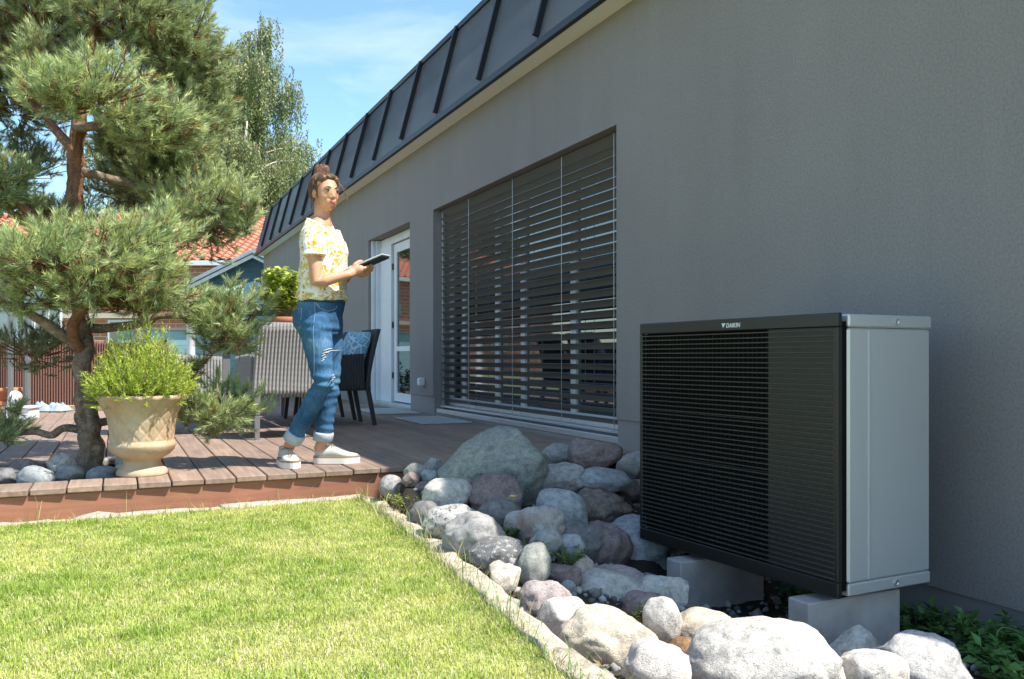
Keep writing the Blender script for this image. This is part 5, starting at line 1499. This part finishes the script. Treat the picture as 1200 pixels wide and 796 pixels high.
J = {'pelvis': (0.039, 0, 0.829), 'waist': (0.043, 0, 0.97), 'chest': (0.048, 0, 1.188), 'uchest': (0.039, 0, 1.314), 'neck0': (0.039, 0.0, 1.363), 'neck1': (0.048, 0, 1.46), 'head': (0.065, -0.01, 1.555), 'r_sh': (0.024, -0.15, 1.293), 'r_el': (0.057, -0.19, 1.031), 'r_wr': (0.213, -0.13, 1.079), 'r_hand': (0.268, -0.12, 1.113), 'l_sh': (0.066, 0.15, 1.33), 'l_el': (0.126, 0.15, 1.065), 'l_wr': (0.202, 0.06, 1.126), 'r_hip': (0.028, -0.085, 0.782), 'r_kn': (0.075, -0.1, 0.473), 'r_an': (-0.131, 0.02, 0.142), 'l_hip': (0.06, 0.085, 0.788), 'l_kn': (0.064, 0.11, 0.466), 'l_an': (0.02, 0.13, 0.132), 'r_toe': (-0.097, -0.1, 0.021), 'r_heel': (-0.206, 0.1, 0.046), 'l_heel': (-0.032, 0.14, 0.001), 'l_toe': (0.169, 0.16, 0.014), 'tab0': (0.18, -0.03, 1.103), 'tab1': (0.411, -0.06, 1.196)}

# ---------------------------------------------------------------- the woman on the deck
def blob_loft(bm, secs, seg=20):
    """closed loft through elliptic sections: (centre, axis a, ra, axis b, rb)"""
    rings = []
    for (c, a, ra, b, rb) in secs:
        c = Vector(c); rings.append([bm.verts.new(c + a * ra * math.cos(2 * math.pi * k / seg) + b * rb * math.sin(2 * math.pi * k / seg)) for k in range(seg)])
    for i in range(len(rings) - 1):
        for k in range(seg): bm.faces.new((rings[i][k], rings[i][(k + 1) % seg], rings[i + 1][(k + 1) % seg], rings[i + 1][k]))
    bm.faces.new(list(reversed(rings[0]))); bm.faces.new(rings[-1])
def blob_limb(bm, pts, radii, seg=16, flat=None):
    """round limb with closed rounded ends"""
    P = [Vector(p) for p in pts]; secs = []
    n = len(P); dirs = [(P[min(i + 1, n - 1)] - P[max(i - 1, 0)]).normalized() for i in range(n)]
    def axes(d):
        h = Vector((0, 1, 0)) if abs(d.y) < .85 else Vector((1, 0, 0)); a = d.cross(h).normalized(); return a, d.cross(a)
    def sec(p, d, r):
        a, b = axes(d); fa, fb = flat or (1, 1); secs.append((p, a, max(r, 1e-4) * fa, b, max(r, 1e-4) * fb))
    for t in (.98, .8, .45): sec(P[0] - dirs[0] * radii[0] * t, dirs[0], radii[0] * math.sqrt(1 - t * t))
    for p, d, r in zip(P, dirs, radii): sec(p, d, r)
    for t in (.45, .8, .98): sec(P[-1] + dirs[-1] * radii[-1] * t, dirs[-1], radii[-1] * math.sqrt(1 - t * t))
    blob_loft(bm, secs, seg)
def blob_ball(bm, c, r, rot=None):
    t = bmesh.new(); bmesh.ops.create_icosphere(t, subdivisions=3, radius=1.0)
    for v in t.verts:
        q = Vector((v.co.x * r[0], v.co.y * r[1], v.co.z * r[2]))
        if rot is not None: q = rot @ q
        v.co = q + Vector(c)
    me = bpy.data.meshes.new('t'); t.to_mesh(me); t.free(); bm.from_mesh(me); bpy.data.meshes.remove(me)
def fuse(name, bm, voxel, smooth=4, disp=None):
    """union of all closed shapes in bm as one continuous skin"""
    bmesh.ops.recalc_face_normals(bm, faces=bm.faces[:])
    me = bpy.data.meshes.new('t'); bm.to_mesh(me); bm.free()
    o = bpy.data.objects.new('t', me); COL.objects.link(o)
    r = o.modifiers.new('r', 'REMESH'); r.mode = 'VOXEL'; r.voxel_size = voxel; r.use_smooth_shade = True
    s = o.modifiers.new('s', 'SMOOTH'); s.factor = .5; s.iterations = smooth
    dg = bpy.context.evaluated_depsgraph_get(); dg.update()
    out = bpy.data.meshes.new_from_object(o.evaluated_get(dg)); bpy.data.objects.remove(o); bpy.data.meshes.remove(me); out.name = name
    if disp:
        co = np.empty(len(out.vertices) * 3, dtype=np.float32); out.vertices.foreach_get('co', co); co = co.reshape(-1, 3)
        no = np.empty(len(out.vertices) * 3, dtype=np.float32); out.vertices.foreach_get('normal', no); no = no.reshape(-1, 3)
        d = np.array([disp(Vector(c)) for c in co.tolist()], dtype=np.float32)
        co += no * d[:, None]; out.vertices.foreach_set('co', co.ravel())
    out.polygons.foreach_set('use_smooth', np.ones(len(out.polygons), dtype=bool)); out.update()
    return out

def person():
    root = tag(empty('person', site(-1.126, 5.0, 0), YAW), 'woman in yellow flowered blouse and blue jeans holding a tablet on the deck', 'person')
    j = {k: Vector(v) for k, v in J.items()}
    ph = math.radians(-22)
    f = Vector((math.cos(ph), math.sin(ph), 0)); g = Vector((-math.sin(ph), math.cos(ph), 0)); up = Vector((0, 0, 1))   # ahead, her left
    # materials
    ms, nt, b = mat_new('skin'); vec = tex_coord(nt)
    nt.links.new(n_ramp(nt, n_noise(nt, vec, 22, 4), [(.3, (.54, .27, .16)), (.7, (.63, .335, .205))]), b.inputs['Base Color']); b.inputs['Roughness'].default_value = .5
    b.inputs['Subsurface Weight'].default_value = .12; b.inputs['Subsurface Radius'].default_value = (.012, .005, .003); b.inputs['Specular IOR Level'].default_value = .35
    mh, nt, b = mat_new('brown hair'); vec = tex_coord(nt, (30, 30, 120), 'Object', (.5, .7, 0))
    hn = n_noise(nt, vec, 1.5, 4, .6, .6); nt.links.new(n_ramp(nt, hn, [(.3, (.07, .032, .016)), (.55, (.165, .082, .040)), (.8, (.34, .19, .10))]), b.inputs['Base Color'])
    b.inputs['Roughness'].default_value = .42; n_bump(nt, b, hn, .7, .006)
    # blouse: white with clusters of yellow blossoms
    mb, nt, b = mat_new('flowered blouse'); vec = tex_coord(nt, (1, 1, 1))
    v1 = nt.nodes.new('ShaderNodeTexVoronoi'); v1.inputs['Scale'].default_value = 26; v1.inputs['Randomness'].default_value = .8; nt.links.new(vec, v1.inputs['Vector'])
    v2 = nt.nodes.new('ShaderNodeTexVoronoi'); v2.inputs['Scale'].default_value = 62; nt.links.new(vec, v2.inputs['Vector'])
    fl = n_ramp(nt, v1.outputs['Distance'], [(.50, (1, 1, 1)), (.60, (0, 0, 0))])
    pet = n_ramp(nt, v2.outputs['Distance'], [(.52, (1, 1, 1)), (.64, (0, 0, 0))])
    cf = n_mix(nt, 1.0, fl, pet, 'MULTIPLY')
    yc = n_ramp(nt, n_noise(nt, vec, 42, 2), [(.35, (.56, .31, .02)), (.62, (.72, .52, .13))])
    gr = n_ramp(nt, n_noise(nt, vec, 30, 3), [(.58, (.84, .80, .72)), (.66, (.62, .60, .44))])
    nt.links.new(n_mix(nt, cf, gr, yc), b.inputs['Base Color']); b.inputs['Roughness'].default_value = .85; b.inputs['Specular IOR Level'].default_value = .15
    n_bump(nt, b, n_noise(nt, tex_coord(nt, (1, 1, .5)), 26, 3), .35, .01)
    # denim
    md, nt, b = mat_new('washed denim'); vec = tex_coord(nt)
    base = n_ramp(nt, n_noise(nt, vec, 5, 3, .5), [(.30, (.028, .080, .165)), (.52, (.052, .140, .265)), (.72, (.15, .28, .41))])
    wv = nt.nodes.new('ShaderNodeTexNoise'); wv.inputs['Scale'].default_value = 130; nt.links.new(tex_coord(nt, (1, 1, .25)), wv.inputs['Vector'])
    base = n_mix(nt, 1.0, base, n_ramp(nt, wv.outputs['Fac'], [(.3, (.72, .74, .76)), (.7, (1.2, 1.18, 1.15))]), 'MULTIPLY')
    nt.links.new(base, b.inputs['Base Color']); b.inputs['Roughness'].default_value = .9; b.inputs['Specular IOR Level'].default_value = .15
    n_bump(nt, b, n_noise(nt, vec, 300, 2), .25, .003)
    mcuff = simple('pale denim inside', (.42, .50, .55), .9, (.33, .41, .47), 40, .3, 200)
    mshoe = simple('pale grey canvas', (.50, .48, .43), .9, (.43, .41, .37), 40, .3, 240)
    msole = simple('off white sole', (.74, .70, .63), .6, (.66, .62, .55), 20)
    mbrown = simple('tan foxing', (.30, .23, .16), .8, (.25, .19, .13), 20)

    # ---------------- body, one continuous skin
    bm = bmesh.new()
    T = [(j['pelvis'] - up * .04, .095, .145), (j['pelvis'] + up * .04, .10, .15), (j['waist'], .085, .12), (j['chest'] - up * .03, .095, .13), (j['chest'] + up * .07, .10, .145), (j['uchest'], .08, .15), (j['neck0'] - up * .005, .055, .07)]
    blob_loft(bm, [(c, f, a, g, bb) for c, a, bb in T], 24)
    blob_limb(bm, [j['neck0'] - up * .03, j['neck0'], (j['neck0'] + j['neck1']) / 2 + f * .0, j['neck1'] + f * .004], [.062, .056, .049, .05])
    blob_loft(bm, [(j['neck0'] - up * .03, f, .06, g, .12), (j['neck0'] + up * .012, f, .058, g, .085), (j['neck0'] + up * .05, f, .050, g, .056)], 20)
    for s in 'rl':
        sh, el, wr = j[s + '_sh'], j[s + '_el'], j[s + '_wr']
        blob_limb(bm, [sh, sh.lerp(el, .3), sh.lerp(el, .65), el, el.lerp(wr, .25), el.lerp(wr, .6), wr], [.047, .043, .037, .034, .036, .030, .0235])
        blob_limb(bm, [j[s + '_hip'], j[s + '_hip'].lerp(j[s + '_kn'], .5), j[s + '_kn'], j[s + '_kn'].lerp(j[s + '_an'], .3), j[s + '_kn'].lerp(j[s + '_an'], .75), j[s + '_an']], [.07, .058, .042, .040, .034, .031])
        an = j[s + '_an']; h, t = j[s + '_heel'], j[s + '_toe']; h = Vector((h.x, h.y, .06)); t = Vector((t.x, t.y, .05))
        blob_limb(bm, [an, an.lerp(h, .4) - up * .01, h.lerp(t, .3) + up * .01, h.lerp(t, .75)], [.034, .033, .03, .025])
    # hands on the tablet
    tx = (j['tab1'] - j['tab0']).normalized(); ty = Vector((.10, 1, .06)).normalized(); ty = (ty - tx * ty.dot(tx)).normalized(); tz = tx.cross(ty)
    tc = (j['tab0'] + j['tab1']) / 2 + Vector((0, .045, 0))
    TH = .009
    def tp(a, bb, c): return tc + tx * a + ty * bb + tz * c          # tablet space
    def hand(sgn, wr, a0):
        e = sgn * .088                                                # held edge of the tablet
        palm = tp(a0, e * 1.10, -.024); knuck = tp(a0 + .055, e * .98, -.026)
        blob_limb(bm, [wr, wr.lerp(palm, .5), palm, palm.lerp(knuck, .6)], [.024, .025, .029, .026], flat=(1.0, .82) if sgn < 0 else (1, .82))
        for i, (ln, off) in enumerate(((.058, .045), (.066, .028), (.062, .010), (.048, -.010))):
            b0 = tp(a0 + off + .014, e * 1.04, -.030)
            b1 = tp(a0 + off + .032, e * .74, -.024); b2 = tp(a0 + off + .04, e * .50, -.0185); b3 = tp(a0 + off + .046, e * (.40 - ln), -.0172)
            blob_limb(bm, [b0, b1, b2, b3], [.0098, .0092, .0086, .0072], 10)
        q0 = tp(a0 - .006, e * 1.12, -.010); q1 = tp(a0 + .020, e * 1.08, .010); q2 = tp(a0 + .042, e * .88, .0185); q3 = tp(a0 + .054, e * .72, .0172)
        blob_limb(bm, [palm, q0, q1, q2, q3], [.018, .0145, .0118, .0102, .0085], 10)
    hand(-1, j['r_wr'], -.055); hand(1, j['l_wr'], -.065)
    # head
    hh = math.radians(-47); R = Matrix.Rotation(hh, 3, 'Z') @ Matrix.Rotation(math.radians(4), 3, 'Y')
    hc = j['head']
    HS = .95
    def hp(x, y, z): return hc + R @ Vector((x, y, z)) * HS
    def ball(x, y, z, a, bb, c): blob_ball(bm, hp(x, y, z), (a * HS, bb * HS, c * HS), R)
    ball(-.015, 0, .030, .090, .073, .082); ball(.030, 0, -.005, .062, .062, .075); ball(.028, 0, -.045, .056, .055, .058); ball(.052, 0, -.088, .028, .026, .022)
    ball(.030, .026, -.066, .042, .026, .034); ball(.030, -.026, -.066, .042, .026, .034)
    for s in (1, -1):
        ball(.052, s * .034, -.026, .026, .027, .032)
        ball(.074, s * .028, .020, .013, .022, .008)
        ball(.072, s * .0, -.060, .020, .034, .026)
        ball(-.002, s * .073, -.012, .020, .008, .029); ball(.008, s * .072, -.030, .01, .007, .012)
        ball(.089, s * .010, -.033, .009, .0075, .006)
    blob_limb(bm, [hp(.080, 0, .014), hp(.090, 0, -.008), hp(.0975, 0, -.028)], [.006, .007, .0082], 10)
    blob_limb(bm, [hp(-.015, 0, -.05), j['neck1'] + f * .002], [.050, .050])
    link('body', fuse('body', bm, .0037, 8), ms, root)
    # face details
    meye = simple('eye white', (.55, .50, .46), .25); miris = simple('dark iris', (.045, .028, .018), .2); mlip = simple('red lips', (.40, .065, .06), .4, (.34, .05, .05), 40); mbrow = simple('brows', (.12, .07, .042), .8)
    for s in (1, -1):
        bm = bmesh.new(); blob_ball(bm, hp(.0768, s * .031, .0035), (.0098, .0108, .0060), R); e = link('eye', bm_mesh('eye', bm, True), meye, root)
        bm = bmesh.new(); blob_ball(bm, hp(.0845, s * .0305, .0028), (.0040, .0058, .0054), R); link('iris', bm_mesh('iris', bm, True), miris, e)
        V, F = tube_vf([hp(.082, s * .016, .006), hp(.0885, s * .028, .0115), hp(.084, s * .041, .009), hp(.078, s * .047, .005)], [.0014, .0024, .0024, .001], 6); link('eyelashes', py_mesh('eyelashes', V, F, True), mbrow, e)
        V, F = tube_vf([hp(.0885, s * .012, .0225), hp(.088, s * .027, .0285), hp(.077, s * .048, .0235)], [.002, .0031, .0012], 6); link('eyebrow', py_mesh('eyebrow', V, F, True), mbrow, root)
    bm = bmesh.new()
    blob_limb(bm, [hp(.0820, .025, -.0530), hp(.0925, .010, -.0585), hp(.0940, 0, -.0600), hp(.0925, -.010, -.0585), hp(.0820, -.025, -.0530)], [.0018, .0036, .0034, .0036, .0018], 8)
    blob_limb(bm, [hp(.0820, .024, -.0540), hp(.0915, .010, -.0655), hp(.0925, 0, -.0670), hp(.0915, -.010, -.0655), hp(.0820, -.024, -.0540)], [.0018, .0036, .0040, .0036, .0018], 8)
    link('lips', fuse('lips', bm, .0016, 2), mlip, root)
    # hair: swept back cap, knot on top, loose strands
    bm = bmesh.new()
    ball2 = lambda x, y, z, a, bb, c: blob_ball(bm, hp(x, y, z), (a * HS, bb * HS, c * HS), R)
    ball2(-.030, 0, .044, .092, .0775, .083); ball2(-.056, 0, .008, .070, .072, .070); ball2(-.004, 0, .078, .062, .058, .048)
    ball2(-.018, .058, .018, .042, .022, .05); ball2(-.018, -.058, .018, .042, .022, .05)
    ball2(.030, .038, .075, .030, .030, .030); ball2(.030, -.038, .075, .030, .030, .030); ball2(.040, 0, .090, .030, .04, .022)
    for i in range(9):
        a = i / 9 * 6.283; ball2(-.048 + .026 * math.cos(a), .026 * math.sin(a), .142 + .008 * math.sin(a * 2 + 1), .021, .018, .020)
    ball2(-.046, 0, .148, .030, .030, .026); ball2(-.040, 0, .118, .036, .036, .025)
    hair = link('hair', fuse('hair', bm, .0032, 3, lambda c: .0035 * noise.noise(c * 55) + .002 * noise.noise(Vector((c.x * 130, c.y * 130, c.z * 40)))), mh, root)
    # combed strands lying on the hair, from the hairline up to the knot
    from mathutils.bvhtree import BVHTree
    bmh = bmesh.new(); bmh.from_mesh(hair.data); ht = BVHTree.FromBMesh(bmh); cc = hp(-.025, 0, .03); top = (hp(-.045, 0, .125) - cc).normalized(); comb = []
    for i in range(260):
        a = random.uniform(0, 6.283); el = random.uniform(-.75, .35)
        if abs(math.atan2(math.sin(a), math.cos(a))) < 1.0: el = random.uniform(.52, .75)
        d0 = (R @ Vector((math.cos(a) * math.cos(el), math.sin(a) * math.cos(el), math.sin(el)))).normalized(); tw = random.uniform(-.12, .12); lift = random.uniform(-.0004, .0022); pts = []
        for s_ in np.linspace(0, .92, 9):
            dd = d0.slerp(top, s_) + R @ Vector((0, tw * math.sin(s_ * 3.1), 0)); dd.normalize()
            hit = ht.ray_cast(cc + dd * .3, -dd)
            if hit[0] is not None: pts.append(hit[0] + dd * lift)
        if len(pts) > 3: comb.append((pts, [random.uniform(.0007, .0015)] * len(pts)))
    bmh.free()
    tag(multi_tube('combed_strands', comb, mh, hair, 4, True), kind='stuff')
    st = []
    for (pts) in ([(.045, -.066, .05), (.030, -.078, .0), (.026, -.076, -.05), (.032, -.074, -.10)], [(-.03, -.07, -.03), (-.05, -.06, -.08), (-.045, -.055, -.13)],
                  [(.07, .04, .07), (.095, .06, .03), (.12, .075, -.02), (.13, .08, -.06)], [(-.06, -.01, .155), (-.085, -.02, .17), (-.1, -.01, .155)], [(-.07, -.04, -.02), (-.08, -.03, -.07), (-.07, -.02, -.11)], [(-.03, -.03, .16), (-.02, -.05, .175)], [(.05, .05, .06), (.085, .07, .03), (.11, .1, .02)]):
        for q in range(3):
            st.append(([hp(*(Vector(p) + Vector((random.uniform(-.006, .006), random.uniform(-.006, .006), random.uniform(-.005, .005))))) for p in pts], [.0012] * (len(pts) - 1) + [.0004]))
    tag(multi_tube('loose_strands', st, mh, hair, 4, True, 4), kind='stuff')
    # ---------------- blouse
    bm = bmesh.new()
    W0 = j['waist']
    T = [(W0 - up * .030 + f * .004, .116, .162), (W0 - up * .012 + f * .003, .130, .176), (W0 + up * .05 + f * .004, .119, .160), (j['chest'] - up * .04 + f * .008, .119, .160), (j['chest'] + up * .03 + f * .014, .122, .162), (j['chest'] + up * .09 + f * .004, .112, .165), (j['uchest'] + up * .005, .088, .158), (j['neck0'] - up * .004, .074, .122), (j['neck0'] + up * .030 - f * .008, .068, .086)]
    blob_loft(bm, [(c, (f * .93 - up * .36) if q > 6 else f, a, g, bb) for q, (c, a, bb) in enumerate(T)], 32)
    for s in 'rl':
        sh, el = j[s + '_sh'], j[s + '_el']; d = (el - sh).normalized()
        o = (-g if s == 'r' else g)
        blob_limb(bm, [sh - o * .06 + up * .012, sh + o * .004 + up * .004, sh.lerp(el, .24) + o * .012], [.058, .060, .064])
        # flat sleeve mouth: trim the rounded end by a short straight section
        blob_loft(bm, [(sh.lerp(el, t) + o * .008, f, ra, o.cross(up).cross(up).normalized() if False else g, rb) for t, ra, rb in ((.05, .056, .052), (.25, .066, .060), (.43, .070, .062))], 24)
    def wr(c):
        k = max(0.0, min(1.0, (1.30 - c.z) / .25))
        return .005 * noise.noise(Vector((c.x * 9, c.y * 9, c.z * 14))) + .0045 * noise.noise(Vector((c.x * 26, c.y * 26, c.z * 8))) * (.4 + k)
    link('blouse', fuse('blouse', bm, .0045, 3, wr), mb, root)
    # ---------------- jeans
    bm = bmesh.new(); P = j['pelvis']
    T = [(j['waist'] - up * .004, .110, .150), (j['waist'] - up * .05, .116, .160), (P + up * .05 - f * .006, .116, .160), (P - up * .02 - f * .012, .118, .164), (P - up * .075 - f * .008, .102, .152), (P - up * .11, .07, .13)]
    blob_loft(bm, [(c, f, a, g, bb) for c, a, bb in T], 30)
    for s in 'rl':
        hp_, kn, an = j[s + '_hip'], j[s + '_kn'], j[s + '_an']
        top = an.lerp(kn, .02)
        path = [hp_ + up * .02, hp_.lerp(kn, .3), hp_.lerp(kn, .65), kn, kn.lerp(an, .3), kn.lerp(an, .65), an.lerp(kn, .10)]
        blob_limb(bm, path, [.086, .081, .068, .059, .056, .052, .049], 22)
    # seat
    blob_ball(bm, P - f * .062 - g * .07 + up * .005, (.070, .070, .082)); blob_ball(bm, P - f * .062 + g * .07 + up * .005, (.070, .070, .082))
    kr, kl = j['r_kn'], j['l_kn']
    def fold(c):
        d = .004 * noise.noise(c * 9)
        zz = c.z
        amp = .0035 + .011 * math.exp(-((zz - .45) / .10) ** 2) + .009 * math.exp(-((zz - .20) / .08) ** 2) + .007 * math.exp(-((zz - .76) / .06) ** 2)
        return d + amp * noise.noise(Vector((c.x * 7 + c.z * 9, c.y * 7, c.z * 30)))
    jn = link('jeans', fuse('jeans', bm, .0045, 3, fold), md, root)
    for s in 'rl':
        an, kn = j[s + '_an'], j[s + '_kn']; d = (kn - an).normalized()
        V, F = tube_vf([an.lerp(kn, .005) , an.lerp(kn, .012), an.lerp(kn, .12), an.lerp(kn, .155), an.lerp(kn, .16)], [.050, .056, .058, .056, .050], 26, True, 0, .07)
        link('cuff', py_mesh('cuff', V, F, True), mcuff, jn)
    # waistband, belt loops and pocket seams
    mseam = simple('pale stitching', (.40, .47, .52), .9, (.34, .41, .46), 30); mdark = simple('dark denim', (.03, .075, .14), .9, (.02, .055, .11), 20)
    ring = []
    for k in range(33):
        a = 2 * math.pi * k / 32; ring.append(j['waist'] - up * .022 + f * .118 * math.cos(a) + g * .158 * math.sin(a))
    V, F = [], []
    for i in range(32):
        a = 2 * math.pi * i / 32
        for dz, e in ((.030, .0), (.030, .004), (-.016, .008), (-.016, .002)):
            V.append(j['waist'] - up * .028 + up * dz + f * (.112 + e) * math.cos(a) + g * (.153 + e) * math.sin(a))
    for i in range(32):
        i2 = (i + 1) % 32
        for q in range(4): F.append((i * 4 + q, i2 * 4 + q, i2 * 4 + (q + 1) % 4, i * 4 + (q + 1) % 4))
    link('waistband', py_mesh('waistband', V, F, True), mdark, jn)
    # ripped patches on the near thigh: pale threads
    me_ = jn.data; from mathutils.bvhtree import BVHTree
    bmj = bmesh.new(); bmj.from_mesh(me_); tree = BVHTree.FromBMesh(bmj)
    def on(x, z, lift=.0015):
        hit, nn, i_, dd = tree.ray_cast(Vector((x, -1.0, z)), Vector((0, 1, 0)))
        return (hit + nn * lift) if hit else Vector((x, -.2, z))
    def L2(px, py): return ((px - 600) / 1030 * 4.9 + 1.126, .62 - (py - 419) / 1030 * 4.9)
    def surf_path(name, pts, r, m):
        q = [on(*L2(*p)) for p in pts]; V, F = tube_vf(q, [r] * len(q), 5); link(name, py_mesh(name, V, F, True), m, jn)
    surf_path('pocket_seam', [(373, 356), (377, 362), (384, 365), (391, 362), (393, 358)], .0016, mseam)
    surf_path('side_seam', [(371 + .3 * math.sin(k), 352 + k * 8) for k in range(12)], .0011, mseam)
    surf_path('back_pocket_seam', [(349, 362), (356, 362), (355, 375), (353, 385), (349, 384)], .0014, mseam)
    rip = []
    for (x, y, w) in ((381, 411, 8), (382, 413, 9), (380, 415, 6), (379, 418, 4), (380, 421, 4), (379, 424, 3), (390, 441, 6), (391, 444, 6), (390, 447, 5)):
        q = [on(*L2(x + t * w, y - t * 2.5 + random.uniform(-.5, .5)), .002) for t in (0, .35, .7, 1)]; rip.append((q, .0021))
    multi_tube('frayed_threads', rip, simple('white threads', (.62, .64, .64), .9), jn, 5)
    bmj.free()
    # ---------------- shoes
    for s in 'rl':
        h, t = j[s + '_heel'].copy(), j[s + '_toe'].copy(); h.z = t.z = 0
        d = (t - h).normalized(); t = h + d * .262; sd = Vector((-d.y, d.x, 0))
        sh = empty('shoe', (0, 0, 0), 0, root)
        def outline(k, grow):
            # half width along the sole, 0 heel .. 1 toe
            return (.030 + .014 * math.sin(math.pi * min(1, k * 1.15)) ** .6 + .012 * math.exp(-((k - .70) / .22) ** 2)) + grow
        def sole(z0, z1, grow, name, mat, a=0.0, b=1.0):
            n = 30; pts = []
            for i in range(n + 1):
                k = a + (b - a) * i / n; e = math.sqrt(max(0.0, 1 - (max(0, (k - .80)) / .205) ** 2)) * math.sqrt(max(0.0, 1 - (max(0, (.14 - k)) / .145) ** 2)); pts.append((k, outline(k, grow) * max(e, .05)))
            loop = [(k, w) for k, w in pts] + [(k, -w) for k, w in reversed(pts)]
            V = [h + d * (.262 + 2 * grow) * k - d * grow + sd * w + up * z0 for k, w in loop] + [h + d * (.262 + 2 * grow) * k - d * grow + sd * w + up * z1 for k, w in loop]
            m = len(loop); F = [(i, (i + 1) % m, m + (i + 1) % m, m + i) for i in range(m)] + [tuple(reversed(range(m))), tuple(range(m, 2 * m))]
            return link(name, py_mesh(name, V, F, False), mat, sh)
        sole(.002, .034, .004, 'sole', msole); sole(.0345, .046, .0025, 'foxing', mbrown)
        bm = bmesh.new(); secs = []
        an = j[s + '_an']
        for k, hw, z1 in ((.02, .022, .080), (.10, .034, .098), (.25, .036, .098), (.40, .038, .098), (.50, .041, .090), (.62, .045, .074), (.75, .046, .062), (.88, .038, .056), (.97, .018, .050)):
            c = h + d * .262 * k; secs.append((c + up * (.03 + z1) / 2, sd, hw, up, (z1 - .03) / 2 + .004))
        blob_loft(bm, secs, 20)
        up_me = fuse('upper', bm, .004, 4); upr = link('upper', up_me, mshoe, sh)
        # collar opening and laces
        V, F = tube_vf([h + d * .262 * (.20 + .14 * math.cos(a)) + sd * .030 * math.sin(a) + up * (.102 + .006 * math.cos(a * 2)) for a in np.linspace(0, 6.283, 25)], [.004] * 25, 6); link('collar', py_mesh('collar', V, F, True), mshoe, upr)
        lc = []
        for q, k in enumerate((.42, .48, .54, .60)):
            z = .101 - .030 * max(0, (k - .40) / .22); c = h + d * .262 * k
            lc.append(([c - sd * .024 + up * (z - .012), c + up * (z + .003), c + sd * .024 + up * (z - .012)], .0026)); 
            if q < 3: lc.append(([c - sd * .02 + up * (z - .008), c + d * .008 + up * (z + .0035), c + d * .016 + sd * .02 + up * (z - .014)], .0024))
        c = h + d * .262 * .40
        lc.append(([c + up * .104, c + sd * .018 + up * .110, c + sd * .03 + d * .01 + up * .100], .0022)); lc.append(([c + up * .104, c - sd * .018 + up * .110, c - sd * .03 + d * .01 + up * .100], .0022))
        multi_tube('laces', lc, mbrown, upr, 5)
    # ---------------- the tablet she holds
    tb = tag(empty('tablet', (0, 0, 0)), 'thin tablet in a pale case held in both hands of the woman', 'tablet')
    tb.matrix_world = Matrix.Translation(root.location) @ Matrix.Rotation(YAW, 4, 'Z') @ (Matrix.Translation(tc) @ Matrix((tx, ty, tz)).transposed().to_4x4())
    mcase = simple('pale tablet case', (.52, .55, .56), .5, (.46, .49, .5), 12); mscreen = simple('dark screen', (.02, .025, .03), .08, (.018, .02, .025), 3)
    box('case', (-.122, .122, -.088, .088, -.009, -.001), M['leg_dark'], tb, .003); box('tablet_body', (-.130, .130, -.092, .092, -.0005, .0085), mcase, tb, .003); box('screen', (-.108, .108, -.076, .076, .0086, .0092), mscreen, tb)
person()
